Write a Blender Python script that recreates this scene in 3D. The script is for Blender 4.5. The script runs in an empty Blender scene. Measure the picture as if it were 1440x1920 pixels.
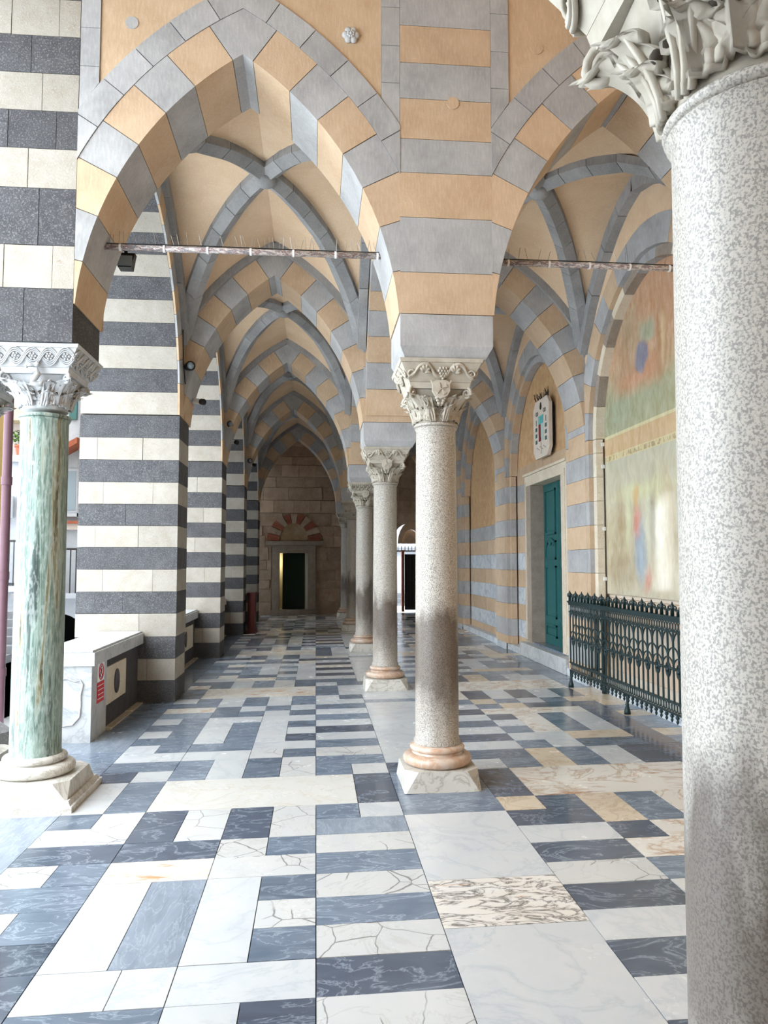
import bpy, bmesh, math, random
from mathutils import Vector, Matrix
random.seed(7)
R = random.Random(11)
SC = bpy.context.scene
COL = SC.collection
PI = math.pi

# ---------------------------------------------------------------- camera, sky, exposure
cam = bpy.data.cameras.new('camera'); cam_ob = bpy.data.objects.new('camera', cam); COL.objects.link(cam_ob)
cam.sensor_fit = 'HORIZONTAL'; cam.sensor_width = 36.0; cam.lens = 36.0 * 1442 / 1440
cam.clip_start = 0.05; cam.clip_end = 300
YAW, PITCH = math.radians(5.062), math.radians(3.769)
fw = Vector((math.sin(YAW) * math.cos(PITCH), math.cos(YAW) * math.cos(PITCH), math.sin(PITCH)))
rt = Vector((math.cos(YAW), -math.sin(YAW), 0)); up = rt.cross(fw)
m3 = Matrix((rt, up, -fw)).transposed()
cam_ob.matrix_world = Matrix.Translation((0, 0, 1.6)) @ m3.to_4x4()
SC.camera = cam_ob
W = bpy.data.worlds.new('overcast_sky'); SC.world = W; W.use_nodes = True
bg = W.node_tree.nodes['Background']
bg.inputs[0].default_value = (0.80, 0.90, 1.0, 1); bg.inputs[1].default_value = 1.0
SUN = bpy.data.lights.new('sun', 'SUN'); SUN.energy = 0.3; SUN.angle = math.radians(60); SUN.color = (1, 0.97, 0.93)
sun_ob = bpy.data.objects.new('sun', SUN); COL.objects.link(sun_ob)
sun_ob.rotation_euler = Vector((0.62, 0.60, -0.62)).to_track_quat('-Z', 'Y').to_euler()
VS = SC.view_settings
SC.display_settings.display_device = 'sRGB'
VS.view_transform = 'Standard'; VS.look = 'None'; VS.gamma = 1.0; VS.use_curve_mapping = False
VS.exposure = 3.05
SC.cycles.max_bounces = 8; SC.cycles.diffuse_bounces = 6; SC.cycles.glossy_bounces = 3
SC.cycles.sample_clamp_indirect = 6.0
SC.cycles.use_denoising = True

# ---------------------------------------------------------------- helpers
def lin(c):
    return tuple((x / 255 / 12.92) if x / 255 <= 0.04045 else ((x / 255 + 0.055) / 1.055) ** 2.4 for x in c) + (1.0,)

class NT:
    def __init__(s, name, rough=0.8, spec=0.3):
        s.m = bpy.data.materials.new(name); s.m.use_nodes = True
        s.t = s.m.node_tree; s.b = s.t.nodes['Principled BSDF']
        s.b.inputs['Roughness'].default_value = rough
        s.b.inputs['Specular IOR Level'].default_value = spec
        s._p = None
    def n(s, typ, **kw):
        nd = s.t.nodes.new(typ)
        for k, v in kw.items():
            if k.startswith('i_'):
                key = k[2:]; key = int(key) if key.isdigit() else key
                s.put(nd.inputs[key], v)
            else:
                setattr(nd, k, v)
        return nd
    def put(s, sock, v):
        if hasattr(v, 'outputs'): v = v.outputs[0]
        if hasattr(v, 'is_output'): s.t.links.new(v, sock)
        else:
            if isinstance(v, (tuple, list)) and len(v) == 3 and sock.type == 'RGBA': v = tuple(v) + (1,)
            sock.default_value = v
    def pos(s, rnd=0.0):
        g = s.n('ShaderNodeNewGeometry').outputs['Position']
        if rnd:
            oi = s.n('ShaderNodeObjectInfo').outputs['Random']
            mu = s.n('ShaderNodeMath', operation='MULTIPLY', i_0=oi, i_1=rnd)
            g = s.n('ShaderNodeVectorMath', operation='ADD', i_0=g, i_1=mu)
        return g
    def rand(s): return s.n('ShaderNodeObjectInfo').outputs['Random']
    def map(s, v, scale=(1, 1, 1), rot=(0, 0, 0), loc=(0, 0, 0)):
        return s.n('ShaderNodeMapping', i_0=v, i_1=loc, i_2=rot, i_3=scale)
    def noise(s, v, scale=5, detail=4, rough=0.55, dist=0.0):
        return s.n('ShaderNodeTexNoise', i_Vector=v, i_Scale=scale, i_Detail=detail, i_Roughness=rough, i_Distortion=dist).outputs[0]
    def vor(s, v, scale=5, feature='F1'):
        nd = s.n('ShaderNodeTexVoronoi', feature=feature, i_Vector=v, i_Scale=scale); return nd.outputs[0]
    def ramp(s, f, stops):
        nd = s.n('ShaderNodeValToRGB', i_0=f); e = nd.color_ramp.elements
        while len(e) < len(stops): e.new(0.5)
        for q, (p, c) in zip(e, stops):
            q.position = p
            q.color = (c, c, c, 1) if isinstance(c, (int, float)) else (c if len(c) == 4 else tuple(c) + (1,))
        return nd.outputs[0]
    def mix(s, f, a, b, mode='MIX'):
        nd = s.n('ShaderNodeMix', data_type='RGBA', blend_type=mode)
        s.put(nd.inputs[0], f); s.put(nd.inputs[6], a); s.put(nd.inputs[7], b); return nd.outputs[2]
    def ma(s, op, a, b=0.0, clamp=False):
        nd = s.n('ShaderNodeMath', operation=op, i_0=a, i_1=b); nd.use_clamp = clamp; return nd.outputs[0]
    def col(s, c): s.put(s.b.inputs['Base Color'], c); return s
    def bump(s, h, strength=0.3, dist=0.01):
        bp = s.n('ShaderNodeBump', i_Height=h); bp.inputs['Strength'].default_value = strength; bp.inputs['Distance'].default_value = dist
        s.put(s.b.inputs['Normal'], bp); return s
    def jitter(s, c, amt=0.12):      # every piece a touch lighter or darker
        f = s.ma('ADD', s.ma('MULTIPLY', s.rand(), amt), 1 - amt / 2)
        return s.mix(1.0, c, s.n('ShaderNodeCombineColor', i_0=f, i_1=f, i_2=f).outputs[0], 'MULTIPLY')

def flat(name, c, rough=0.6, spec=0.3, metal=0.0, var=0.0):
    t = NT(name, rough, spec); t.b.inputs['Metallic'].default_value = metal
    c = lin(c)
    if var:
        n = t.noise(t.pos(), 9, 5)
        d = tuple(x * (1 - var) for x in c[:3]) + (1,)
        t.col(t.mix(t.ramp(n, [(0.35, 0.0), (0.65, 1.0)]), d, c))
    else: t.col(c)
    return t.m

MAT = {}
def plaster(name, a, b, jit=0.10, scale=3.0):
    t = NT(name, 0.92, 0.12)
    p = t.pos(7)
    n = t.noise(p, scale, 6, 0.62)
    fine = t.noise(p, 70, 3, 0.6)
    hatch = t.noise(t.map(t.pos(), (60, 60, 14)), 1.0, 2, 0.5)
    c = t.mix(t.ramp(n, [(0.3, 0.0), (0.7, 1.0)]), lin(a), lin(b))
    c = t.mix(t.ma('MULTIPLY', t.ramp(hatch, [(0.45, 0.0), (0.75, 1.0)]), 0.16), c, lin(tuple(min(255, x + 45) for x in b)))
    t.col(t.jitter(c, jit)); t.bump(t.ma('ADD', fine, hatch), 0.22, 0.004)
    MAT[name] = t.m; return t.m
ORANGE = plaster('ochre_plaster', (182, 156, 128), (199, 175, 148))
WEBM = plaster('vault_plaster_lightened', (208, 178, 146), (226, 200, 170), 0.05, 1.6)  # same ochre plaster, coloured paler to stand in for missing light in the vaults
GREY = plaster('grey_plaster', (150, 150, 150), (178, 178, 178))
GREYR = plaster('grey_rib_plaster', (134, 134, 135), (162, 162, 162), 0.2)
PALE1 = plaster('pale_peach_plaster', (206, 178, 152), (220, 198, 174), 0.05)
PALE2 = plaster('pale_cream_plaster', (202, 186, 166), (218, 206, 190), 0.05)
LUN = plaster('lunette_plaster', (182, 146, 106), (206, 172, 132), 0.0, 9)
PANEL = plaster('spandrel_plaster', (186, 160, 130), (202, 178, 150), 0.0)

def rough_stone(name, a, b, pit, speck, jit=0.16, sc=1.0):
    t = NT(name, 0.88, 0.2); p = t.pos(9)
    n = t.noise(p, 6 * sc, 6, 0.65); s = t.noise(p, 95 * sc, 3, 0.7)
    c = t.mix(t.ramp(n, [(0.3, 0.0), (0.7, 1.0)]), lin(a), lin(b))
    c = t.mix(t.ma('MULTIPLY', t.ramp(s, [(0.52, 0.0), (0.66, 1.0)]), 0.75), c, lin(speck))
    pits = t.noise(t.map(p, (22, 22, 40)), 1.0, 4, 0.7)
    c = t.mix(t.ma('MULTIPLY', t.ramp(pits, [(0.62, 0.0), (0.72, 1.0)]), 0.6), c, lin(pit))
    t.col(t.jitter(c, jit)); t.bump(t.ma('ADD', s, pits), 0.5, 0.006)
    MAT[name] = t.m; return t.m
STW = rough_stone('white_travertine', (154, 147, 134), (170, 165, 156), (140, 116, 90), (178, 174, 167))
STD = rough_stone('dark_basalt', (66, 66, 69), (86, 86, 88), (50, 49, 49), (132, 132, 132))
BROWN = rough_stone('brown_masonry', (154, 132, 112), (190, 170, 150), (72, 58, 48), (204, 186, 168), 0.3, 0.5)
REDB = rough_stone('red_brick', (128, 74, 58), (158, 98, 78), (90, 50, 40), (170, 120, 100), 0.3)
ROCK = rough_stone('grey_rock', (104, 104, 106), (138, 136, 134), (60, 58, 56), (150, 148, 146), 0.2, 0.5)

def marble(name, base, vein, dark=None, crack=0.0, blotch=None, rough=0.2, vs=2.2, vw=0.02, veinmix=0.8, jit=0.12, stretch=(1, 1, 1), rot=0.5):
    t = NT(name, rough, 0.5); p = t.pos(23)
    q = t.map(p, stretch, (0, 0, rot))
    big = t.noise(q, 3.2, 6, 0.6, 0.6)
    c = lin(base)
    if dark: c = t.mix(t.ramp(big, [(0.32, 0.0), (0.7, 1.0)]), lin(dark), lin(base))
    w = t.noise(q, vs, 7, 0.62, 1.1)
    v = t.ma('ABSOLUTE', t.ma('SUBTRACT', w, 0.5))
    v = t.ramp(v, [(0.0, 1.0), (vw, 0.35), (vw * 2.4, 0.0)])
    c = t.mix(t.ma('MULTIPLY', v, veinmix), c, lin(vein))
    if blotch:
        bl = t.noise(t.map(p, (2.2, 6.5, 1), (0, 0, 0.35)), 1.6, 5, 0.6, 0.5)
        c = t.mix(t.ma('MULTIPLY', t.ramp(bl, [(blotch[1], 0.0), (blotch[1] + 0.09, 1.0)]), 0.85), c, lin(blotch[0]))
    if crack:
        wob = t.n('ShaderNodeVectorMath', operation='ADD', i_0=p, i_1=t.n('ShaderNodeVectorMath', operation='SCALE', i_0=t.n('ShaderNodeTexNoise', i_Vector=p, i_Scale=7.0).outputs[1], i_Scale=0.07).outputs[0])
        e = t.vor(t.map(wob, (1, 1, 0.01)), crack, 'DISTANCE_TO_EDGE')
        gate = t.ramp(t.noise(p, 2.2, 2), [(0.44, 0.0), (0.5, 1.0)])
        e = t.ma('MULTIPLY', t.ramp(e, [(0.0, 1.0), (0.006, 0.8), (0.016, 0.0)]), gate)
        c = t.mix(t.ma('MULTIPLY', e, 0.8), c, lin((92, 88, 84)))
    c = t.jitter(c, jit)
    t.col(c)
    sm = t.noise(t.pos(), 1.7, 5, 0.6)
    t.put(t.b.inputs['Roughness'], t.ramp(sm, [(0.3, rough * 0.75), (0.7, rough * 1.6)]))
    MAT[name] = t.m; return t.m
MW = marble('white_marble', (184, 188, 191), (164, 170, 176), (193, 194, 193), rot=0.7, jit=0.08, veinmix=0.5)
MC = marble('cracked_white_marble', (186, 188, 188), (172, 171, 166), (193, 193, 190), crack=4.2, jit=0.08, vw=0.008, veinmix=0.6)
MB = marble('blue_grey_marble', (112, 123, 137), (170, 181, 192), (90, 102, 117), vs=3.2, stretch=(1, 2.6, 1), rot=0.5, veinmix=0.5, vw=0.012, jit=0.3, rough=0.17)
MD = marble('slate_blue_marble', (84, 92, 106), (150, 160, 172), (70, 78, 92), vs=2.6, stretch=(1, 2.0, 1), rot=0.4, veinmix=0.55, vw=0.012, jit=0.25, rough=0.15)
ML = marble('pale_streaked_marble', (136, 146, 158), (170, 180, 190), (116, 126, 138), vs=4.0, stretch=(4, 1, 1), rot=-0.3, veinmix=0.45, vw=0.014)
MBE = marble('beige_marble', (194, 178, 154), (160, 140, 116), (206, 192, 172), vs=5.0, veinmix=0.55)
MO = marble('ochre_stained_marble', (208, 206, 200), (194, 176, 150), (214, 210, 202), blotch=((176, 130, 80), 0.57), jit=0.06)
MBR = marble('breccia_marble', (206, 204, 200), (70, 64, 60), (204, 196, 184), vs=4.0, vw=0.022, veinmix=0.9, stretch=(1.0, 2.6, 1), rot=0.9, blotch=((176, 138, 102), 0.66))
MBS = marble('brown_streaked_marble', (208, 205, 197), (172, 146, 118), (212, 208, 200), blotch=((158, 114, 80), 0.585), jit=0.04)
MSP = marble('white_marble_with_red_specks', (198, 197, 192), (190, 182, 168), (202, 201, 196), blotch=((140, 82, 62), 0.675), vw=0.01, jit=0.0)
MPK = marble('rosy_marble', (186, 166, 148), (170, 122, 82), (194, 184, 174), vs=3.0, vw=0.05, veinmix=0.6, rough=0.22)
MPL = marble('plinth_marble', (188, 184, 176), (150, 144, 132), (200, 198, 190), vs=4, rough=0.4)
GROUT = flat('grout', (98, 96, 94), 0.95, 0.1, var=0.3)

def granite(name, a, b, c3, stain):
    t = NT(name, 0.42, 0.4); p = t.pos(3)
    s = t.noise(p, 190, 2, 0.6); s2 = t.noise(p, 80, 3, 0.6)
    c = t.mix(t.ramp(s, [(0.42, 1.0), (0.54, 0.0)]), lin(a), lin(b))
    c = t.mix(t.ma('MULTIPLY', t.ramp(s2, [(0.52, 0.0), (0.66, 1.0)]), 0.55), c, lin(c3))
    z = t.n('ShaderNodeSeparateXYZ', i_0=t.pos()).outputs[2]
    wob = t.ma('MULTIPLY', t.ma('SUBTRACT', t.noise(t.map(t.pos(3), (3, 3, 1.2)), 1.6, 4), 0.5), 1.0)
    zz = t.ma('ADD', z, wob)
    band = t.ramp(t.ma('MULTIPLY', zz, 0.5), [(0.18, 0.05), (0.29, 0.4), (0.4, 0.95), (0.54, 1.0), (0.64, 0.0)])
    c = t.mix(t.ma('MULTIPLY', band, 0.76), c, lin(stain))
    t.col(c); t.bump(s, 0.1, 0.002)
    MAT[name] = t.m; return t.m
GRA = granite('speckled_granite', (184, 178, 168), (112, 106, 100), (198, 190, 176), (62, 46, 34))
GRN = granite('pale_speckled_granite', (190, 185, 176), (142, 138, 132), (198, 192, 180), (62, 45, 32))

def cipollino():
    t = NT('green_veined_marble', 0.3, 0.4); p = t.pos()
    q = t.map(p, (9, 9, 0.55)); wv = t.noise(q, 1.3, 7, 0.62, 0.5)
    c = t.ramp(wv, [(0.22, lin((24, 32, 32))), (0.36, lin((66, 82, 76))), (0.43, lin((140, 158, 148))), (0.49, lin((88, 108, 98))), (0.55, lin((150, 164, 155))), (0.6, lin((126, 118, 86))), (0.66, lin((48, 54, 50))), (0.74, lin((164, 172, 166)))])
    f = t.noise(t.map(p, (60, 60, 16)), 1.0, 3)
    c = t.mix(t.ma('MULTIPLY', t.ramp(f, [(0.5, 0.0), (0.62, 1.0)]), 0.3), c, lin((196, 204, 200)))
    t.col(c); MAT['green_veined_marble'] = t.m; return t.m
CIP = cipollino()
def carved(name, a, b):
    t = NT(name, 0.7, 0.25); n = t.noise(t.pos(4), 14, 5)
    t.col(t.mix(t.ramp(n, [(0.3, 0.0), (0.7, 1.0)]), lin(a), lin(b))); t.bump(t.noise(t.pos(), 60, 3), 0.2, 0.004); return t.m
CARV = carved('carved_limestone', (166, 158, 143), (190, 183, 170))
CARW = carved('carved_white_marble', (176, 178, 180), (194, 196, 197))
HOLE = flat('drilled_hole', (70, 62, 54), 0.9)
IRON = flat('green_painted_iron', (20, 44, 46), 0.45, 0.4, var=0.25)
BLACK = flat('black_plastic', (22, 22, 24), 0.4)
DARKIRON = flat('dark_iron', (40, 36, 34), 0.6, 0.3)
WHITEP = flat('white_plastic', (232, 232, 230), 0.4)
def rusty():
    t = NT('flaking_painted_iron', 0.8, 0.2); n = t.noise(t.map(t.pos(), (8, 30, 30)), 2.0, 5, 0.7)
    t.col(t.ramp(n, [(0.3, lin((70, 72, 76))), (0.42, lin((150, 154, 158))), (0.48, lin((120, 70, 60))), (0.53, lin((214, 210, 206))), (0.62, lin((160, 156, 154))), (0.7, lin((90, 70, 64)))])); t.bump(n, 0.6, 0.004); return t.m
RUST = rusty()
def paint_wood(name, a, b, scr):
    t = NT(name, 0.55, 0.3); p = t.pos(); n = t.noise(t.map(p, (30, 30, 3)), 1.0, 5, 0.65)
    c = t.mix(n, lin(a), lin(b))
    s = t.noise(t.map(p, (45, 45, 9)), 1.0, 4, 0.7)
    t.col(t.mix(t.ma('MULTIPLY', t.ramp(s, [(0.64, 0.0), (0.7, 1.0)]), 0.6), c, lin(scr))); t.bump(n, 0.25, 0.004); return t.m
DOORG = paint_wood('peeling_teal_paint', (28, 82, 84), (48, 108, 106), (150, 176, 168))
DOORD = paint_wood('dark_green_paint', (14, 34, 22), (22, 48, 30), (30, 60, 40))
WOODR = paint_wood('red_brown_wood', (72, 26, 22), (100, 42, 32), (120, 60, 46))
DSTONE = rough_stone('door_stone', (204, 190, 166), (222, 212, 194), (150, 130, 104), (230, 222, 206), 0.1)
DSTONE2 = rough_stone('worn_grey_door_stone', (138, 126, 114), (164, 152, 140), (100, 88, 78), (176, 166, 154), 0.1)
BASEM = marble('baseboard_marble', (196, 202, 208), (150, 160, 172), (214, 218, 220), rough=0.35)
PMARB = marble('parapet_marble', (184, 186, 187), (158, 162, 166), (196, 197, 196), rough=0.4)
DPAN = rough_stone('black_inlay_stone', (62, 60, 62), (84, 82, 84), (40, 38, 38), (104, 102, 104), 0.1)
PORPH = flat('dark_porphyry', (54, 46, 52), 0.35, 0.5, var=0.3)
BWHITE = flat('white_render', (156, 158, 162), 0.9, 0.1, var=0.08)
BCREAM = flat('cream_render', (168, 152, 122), 0.9, 0.1, var=0.06)
BYELL = flat('yellow_render', (168, 142, 92), 0.9, 0.1, var=0.08)
BPINK = flat('pale_pink_render', (168, 156, 148), 0.9, 0.1, var=0.06)
WINGL = flat('window_glass', (120, 132, 140), 0.15, 0.5)
SHUT = flat('green_shutter', (48, 84, 80), 0.6)
TERRA = flat('terracotta', (140, 76, 52), 0.8, var=0.2)
PIPEM = flat('mauve_painted_pipe', (98, 70, 78), 0.5, var=0.12)
LEAFG = flat('green_leaves', (78, 118, 34), 0.6, var=0.4)
SIGNR = flat('sign_red', (206, 44, 52), 0.5); SIGNW = flat('sign_white', (240, 240, 242), 0.5); SIGNK = flat('sign_ink', (50, 56, 100), 0.5)
PIGR = flat('step_stone', (112, 112, 114), 0.85, var=0.15)
GROUND = flat('pale_paving', (228, 228, 226), 0.9, var=0.12)
ASPH = flat('dark_interior', (36, 34, 36), 0.9)

def tag(o, label=None, cat=None, group=None, kind=None):
    if label: o['label'] = label
    if cat: o['category'] = cat
    if group: o['group'] = group
    if kind: o['kind'] = kind
    return o
def ob(name, me, parent=None, loc=None, rot=None):
    o = bpy.data.objects.new(name, me); COL.objects.link(o)
    if parent is not None: o.parent = parent
    if loc is not None: o.location = loc
    if rot is not None: o.rotation_euler = rot
    return o
def empty(name, loc=(0, 0, 0)):
    o = ob(name, None, None, loc); o.empty_display_size = 0.1; return o
def me_of(name, verts, faces, m, smooth=False):
    me = bpy.data.meshes.new(name); me.from_pydata([tuple(v) for v in verts], [], faces)
    for x in (m if isinstance(m, (list, tuple)) else [m]): me.materials.append(x)
    if smooth: me.polygons.foreach_set('use_smooth', [True] * len(me.polygons))
    me.update(); return me
class G:
    """geometry gatherer: several primitive shapes joined in one mesh"""
    def __init__(s): s.v = []; s.f = []; s.mi = []; s.cur = 0
    def add(s, v, f):
        o = len(s.v); s.v += [Vector(p) for p in v]; s.f += [[i + o for i in q] for q in f]; s.mi += [s.cur] * len(f); return s
    def box(s, a, b):
        x0, y0, z0 = a; x1, y1, z1 = b
        return s.add([(x0, y0, z0), (x1, y0, z0), (x1, y1, z0), (x0, y1, z0), (x0, y0, z1), (x1, y0, z1), (x1, y1, z1), (x0, y1, z1)],
                     [(0, 3, 2, 1), (4, 5, 6, 7), (0, 1, 5, 4), (1, 2, 6, 5), (2, 3, 7, 6), (3, 0, 4, 7)])
    def taper(s, c, h0, h1, z0, z1):
        cx, cy = c
        v = [(cx + sx * h0[0], cy + sy * h0[1], z0) for sx, sy in ((-1, -1), (1, -1), (1, 1), (-1, 1))] + [(cx + sx * h1[0], cy + sy * h1[1], z1) for sx, sy in ((-1, -1), (1, -1), (1, 1), (-1, 1))]
        return s.add(v, [(0, 3, 2, 1), (4, 5, 6, 7), (0, 1, 5, 4), (1, 2, 6, 5), (2, 3, 7, 6), (3, 0, 4, 7)])
    def lathe(s, prof, n=24, c=(0, 0), cap=True):
        v = []; f = []
        for r, z in prof:
            for k in range(n):
                a = 2 * PI * k / n; v.append((c[0] + r * math.cos(a), c[1] + r * math.sin(a), z))
        for i in range(len(prof) - 1):
            for k in range(n):
                k2 = (k + 1) % n; f.append((i * n + k, i * n + k2, (i + 1) * n + k2, (i + 1) * n + k))
        if cap:
            f.append(tuple(reversed(range(n)))); f.append(tuple(range((len(prof) - 1) * n, len(prof) * n)))
        return s.add(v, f)
    def tube(s, pts, r, n=6, closed=False):
        pts = [Vector(p) for p in pts]; v = []; f = []; m = len(pts); prev = None
        for i, p in enumerate(pts):
            a = pts[(i - 1) % m] if (i > 0 or closed) else p; b = pts[(i + 1) % m] if (i < m - 1 or closed) else p
            d = (b - a).normalized()
            ref = prev if prev is not None else (Vector((0, 0, 1)) if abs(d.z) < 0.9 else Vector((1, 0, 0)))
            u = (ref - d * ref.dot(d)).normalized(); prev = u; w = d.cross(u)
            rr = r[i] if isinstance(r, (list, tuple)) else r
            for k in range(n):
                t = 2 * PI * k / n; v.append(p + u * rr * math.cos(t) + w * rr * math.sin(t))
        for i in range(m if closed else m - 1):
            for k in range(n):
                k2 = (k + 1) % n; j = (i + 1) % m; f.append((i * n + k, i * n + k2, j * n + k2, j * n + k))
        if not closed:
            f.append(tuple(reversed(range(n)))); f.append(tuple(range((m - 1) * n, m * n)))
        return s.add(v, f)
    def ball(s, c, r, n=8, m=5, sq=(1, 1, 1)):
        v = []; f = []
        for i in range(1, m):
            t = PI * i / m
            for k in range(n):
                a = 2 * PI * k / n; v.append((c[0] + r * sq[0] * math.sin(t) * math.cos(a), c[1] + r * sq[1] * math.sin(t) * math.sin(a), c[2] + r * sq[2] * math.cos(t)))
        t0 = len(v); v.append((c[0], c[1], c[2] + r * sq[2])); v.append((c[0], c[1], c[2] - r * sq[2]))
        for i in range(m - 2):
            for k in range(n): k2 = (k + 1) % n; f.append((i * n + k, (i + 1) * n + k, (i + 1) * n + k2, i * n + k2))
        for k in range(n):
            k2 = (k + 1) % n; f.append((t0, k, k2)); f.append((t0 + 1, (m - 2) * n + k2, (m - 2) * n + k))
        return s.add(v, f)
    def prism(s, poly, axis, d0, d1):
        """extrude a polygon: axis 'Y' -> poly in (x, z); 'X' -> poly in (y, z); 'Z' -> poly in (x, y)"""
        n = len(poly)
        put = {'Y': lambda p, d: (p[0], d, p[1]), 'X': lambda p, d: (d, p[0], p[1]), 'Z': lambda p, d: (p[0], p[1], d)}[axis]
        ar = sum(poly[i][0] * poly[(i + 1) % n][1] - poly[(i + 1) % n][0] * poly[i][1] for i in range(n))
        if (ar > 0) == (axis == 'Y'): poly = poly[::-1]
        v = [put(p, d0) for p in poly] + [put(p, d1) for p in poly]
        f = [tuple(reversed(range(n))), tuple(range(n, 2 * n))] + [(i, (i + 1) % n, n + (i + 1) % n, n + i) for i in range(n)]
        return s.add(v, f)
    def mesh(s, name, m, smooth=False, angle=None):
        me = me_of(name, s.v, s.f, m, smooth)
        if any(s.mi): me.polygons.foreach_set('material_index', s.mi)
        if angle is not None: me.set_sharp_from_angle(angle=math.radians(angle))
        return me
    def obj(s, name, m, parent=None, loc=None, smooth=False, angle=None, rot=None):
        return ob(name, s.mesh(name, m, smooth, angle), parent, loc, rot)
def box(name, a, b, m, parent=None): return G().box(a, b).obj(name, m, parent)
CACHE = {}
def cbox(name, size, m, parent, centre):
    k = (name, tuple(round(x, 3) for x in size), m.name)
    if k not in CACHE:
        x, y, z = [q / 2 for q in size]; CACHE[k] = G().box((-x, -y, -z), (x, y, z)).mesh(name, m)
    return ob(name, CACHE[k], parent, centre)
def clip(poly, a, b, c):
    """keep the side a*x + b*y <= c"""
    out = []
    for i in range(len(poly)):
        p, q = poly[i], poly[(i + 1) % len(poly)]; dp = a * p[0] + b * p[1] - c; dq = a * q[0] + b * q[1] - c
        if dp <= 0: out.append(p)
        if (dp < 0 < dq) or (dq < 0 < dp):
            t = dp / (dp - dq); out.append((p[0] + (q[0] - p[0]) * t, p[1] + (q[1] - p[1]) * t))
    return out
def area(p): return abs(sum(p[i][0] * p[(i + 1) % len(p)][1] - p[(i + 1) % len(p)][0] * p[i][1] for i in range(len(p)))) / 2 if len(p) > 2 else 0
def structure(name, loc=(0, 0, 0)): return tag(empty(name, loc), kind='structure')

# ---------------------------------------------------------------- measures of the portico
P = 4.22                                   # bay length
YF, YB = 5.30, 5.95                        # faces of the first cross wall
XL, XC0, XC1, XR = -1.655, 0.585, 1.25, 3.43   # west arcade face, column wall faces, church wall face
ZS = 3.15
SL = 0.015                                 # the pavement falls slightly to the west
YEND = 24.2
def fz(x): return SL * x

class Arch:
    def __init__(s, x0, x1, H, zs):
        s.x0, s.x1, s.zs = x0, x1, zs; s.a = (x1 - x0) / 2; s.xm = (x0 + x1) / 2
        s.R = (s.a ** 2 + H ** 2) / (2 * s.a); s.tmax = math.atan2(H, s.R - s.a)
    def pt(s, side, r, t):                 # side -1: left half
        c = s.xm + (s.R - s.a) * (-side); return (c + side * r * math.cos(t), s.zs + r * math.sin(t))
    def tapex(s, r): return math.acos(min(1, (s.R - s.a) / r))
    def sector(s, side, r0, r1, t0, t1, n=4):
        ti = [t0 + (t1 - t0) * k / n for k in range(n + 1)]
        p = [s.pt(side, r0, t) for t in ti] + [s.pt(side, r1, t) for t in reversed(ti)]
        return clip(p, side * -1, 0, side * -1 * s.xm) if t1 > s.tmax - 0.02 else p
    def key(s, r0, r1, t0):
        t1, t2 = s.tapex(r0), s.tapex(r1)
        a = [s.pt(-1, r0, t0 + (t1 - t0) * k / 2) for k in range(3)]; b = [s.pt(1, r0, t1 + (t0 - t1) * k / 2) for k in range(1, 3)]
        c = [s.pt(1, r1, t0 + (t2 - t0) * k / 2) for k in range(3)]; d = [s.pt(-1, r1, t2 + (t0 - t2) * k / 2) for k in range(1, 3)]
        return a + b + c + d
def ring(A, parent, axis, d0, d1, r0, r1, joints, mats, clips, key_mat, off=(0, 0, 0), name='voussoir', rep=1, step=0.0, gap=0.0028, parents=None):
    """wedge stones of one pointed arch; the same meshes serve every bay"""
    out = []
    js = [math.radians(j) for j in joints]
    polys = []
    for side in (-1, 1):
        for i in range(len(js) - 1):
            polys.append((A.sector(side, A.R + r0, A.R + r1, js[i] + gap / 2.4, js[i + 1] - gap / 2.4), mats[i % len(mats)]))
    if key_mat: polys.append((A.key(A.R + r0, A.R + r1, js[-1] + gap / 2.4), key_mat))
    for poly, m in polys:
        for (a, b, c) in clips: poly = clip(poly, a, b, c)
        if area(poly) < 0.002: continue
        me = G().prism(poly, axis, d0 + R.uniform(-0.002, 0.002), d1).mesh(name, m)
        for k in range(rep):
            ob(name, me, (parents[k] if parents else parent), (off[0], off[1] + step * k, off[2]))
    return polys

# ---------------------------------------------------------------- pavement
floor = G().box((-2.62, -9.0, -0.2), (3.75, YEND + 0.3, -0.024)).obj('floor', GROUT); tag(floor, kind='structure')
floor.rotation_euler = (0, -math.atan(SL), 0)
tilecol = {'w': MW, 'c': MC, 'b': MB, 'd': MD, 'l': ML, 'e': MBE, 'o': MO, 'x': MBR, 's': MBS, 'r': MSP}
tiles = []                                 # (x0, x1, y0, y1, kind)
U0 = lambda i: 2.958 + 0.2837 * i
U1 = lambda j: 5.935 + 0.2925 * j
cA, cB, cC = (-1.63, -1.36, -1.09), (-1.09, -0.815, -0.54), (-0.54, -0.265, 0.01)
cS, cT = (0.01, 0.29, 0.565), (0.565, 0.89, 1.22)
cD, cE, cF, cG = (1.22, 1.49, 1.77), (1.77, 2.04, 2.31), (2.31, 2.585, 2.865), (2.865, 3.15, 3.56)
def T(c, h, y0, y1, k):                    # h: 'f' full, 'l' left half, 'r' right half of column c
    x0, x1 = {'f': (c[0], c[2]), 'l': (c[0], c[1]), 'r': (c[1], c[2])}[h]; tiles.append((x0, x1, y0, y1, k))
def rows(c, U, spec):
    for i0, i1, h, k in spec: T(c, h, U(i0), U(i1), k)
rows(cA, U0, [(-5, -3, 'f', 'd'), (-3, -1, 'l', 'd'), (-3, -1, 'r', 'b'), (-1, 1, 'f', 'd'), (1, 1.9, 'f', 'd'), (1.9, 3, 'l', 'c'), (1.9, 3, 'r', 'b'), (3, 4, 'f', 'b'), (4, 5, 'l', 'c'), (4, 5, 'r', 'b'), (5, 6, 'f', 'd'), (6, 7, 'f', 'c'), (7, 8, 'l', 'b'), (7, 8, 'r', 'c')])
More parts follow.
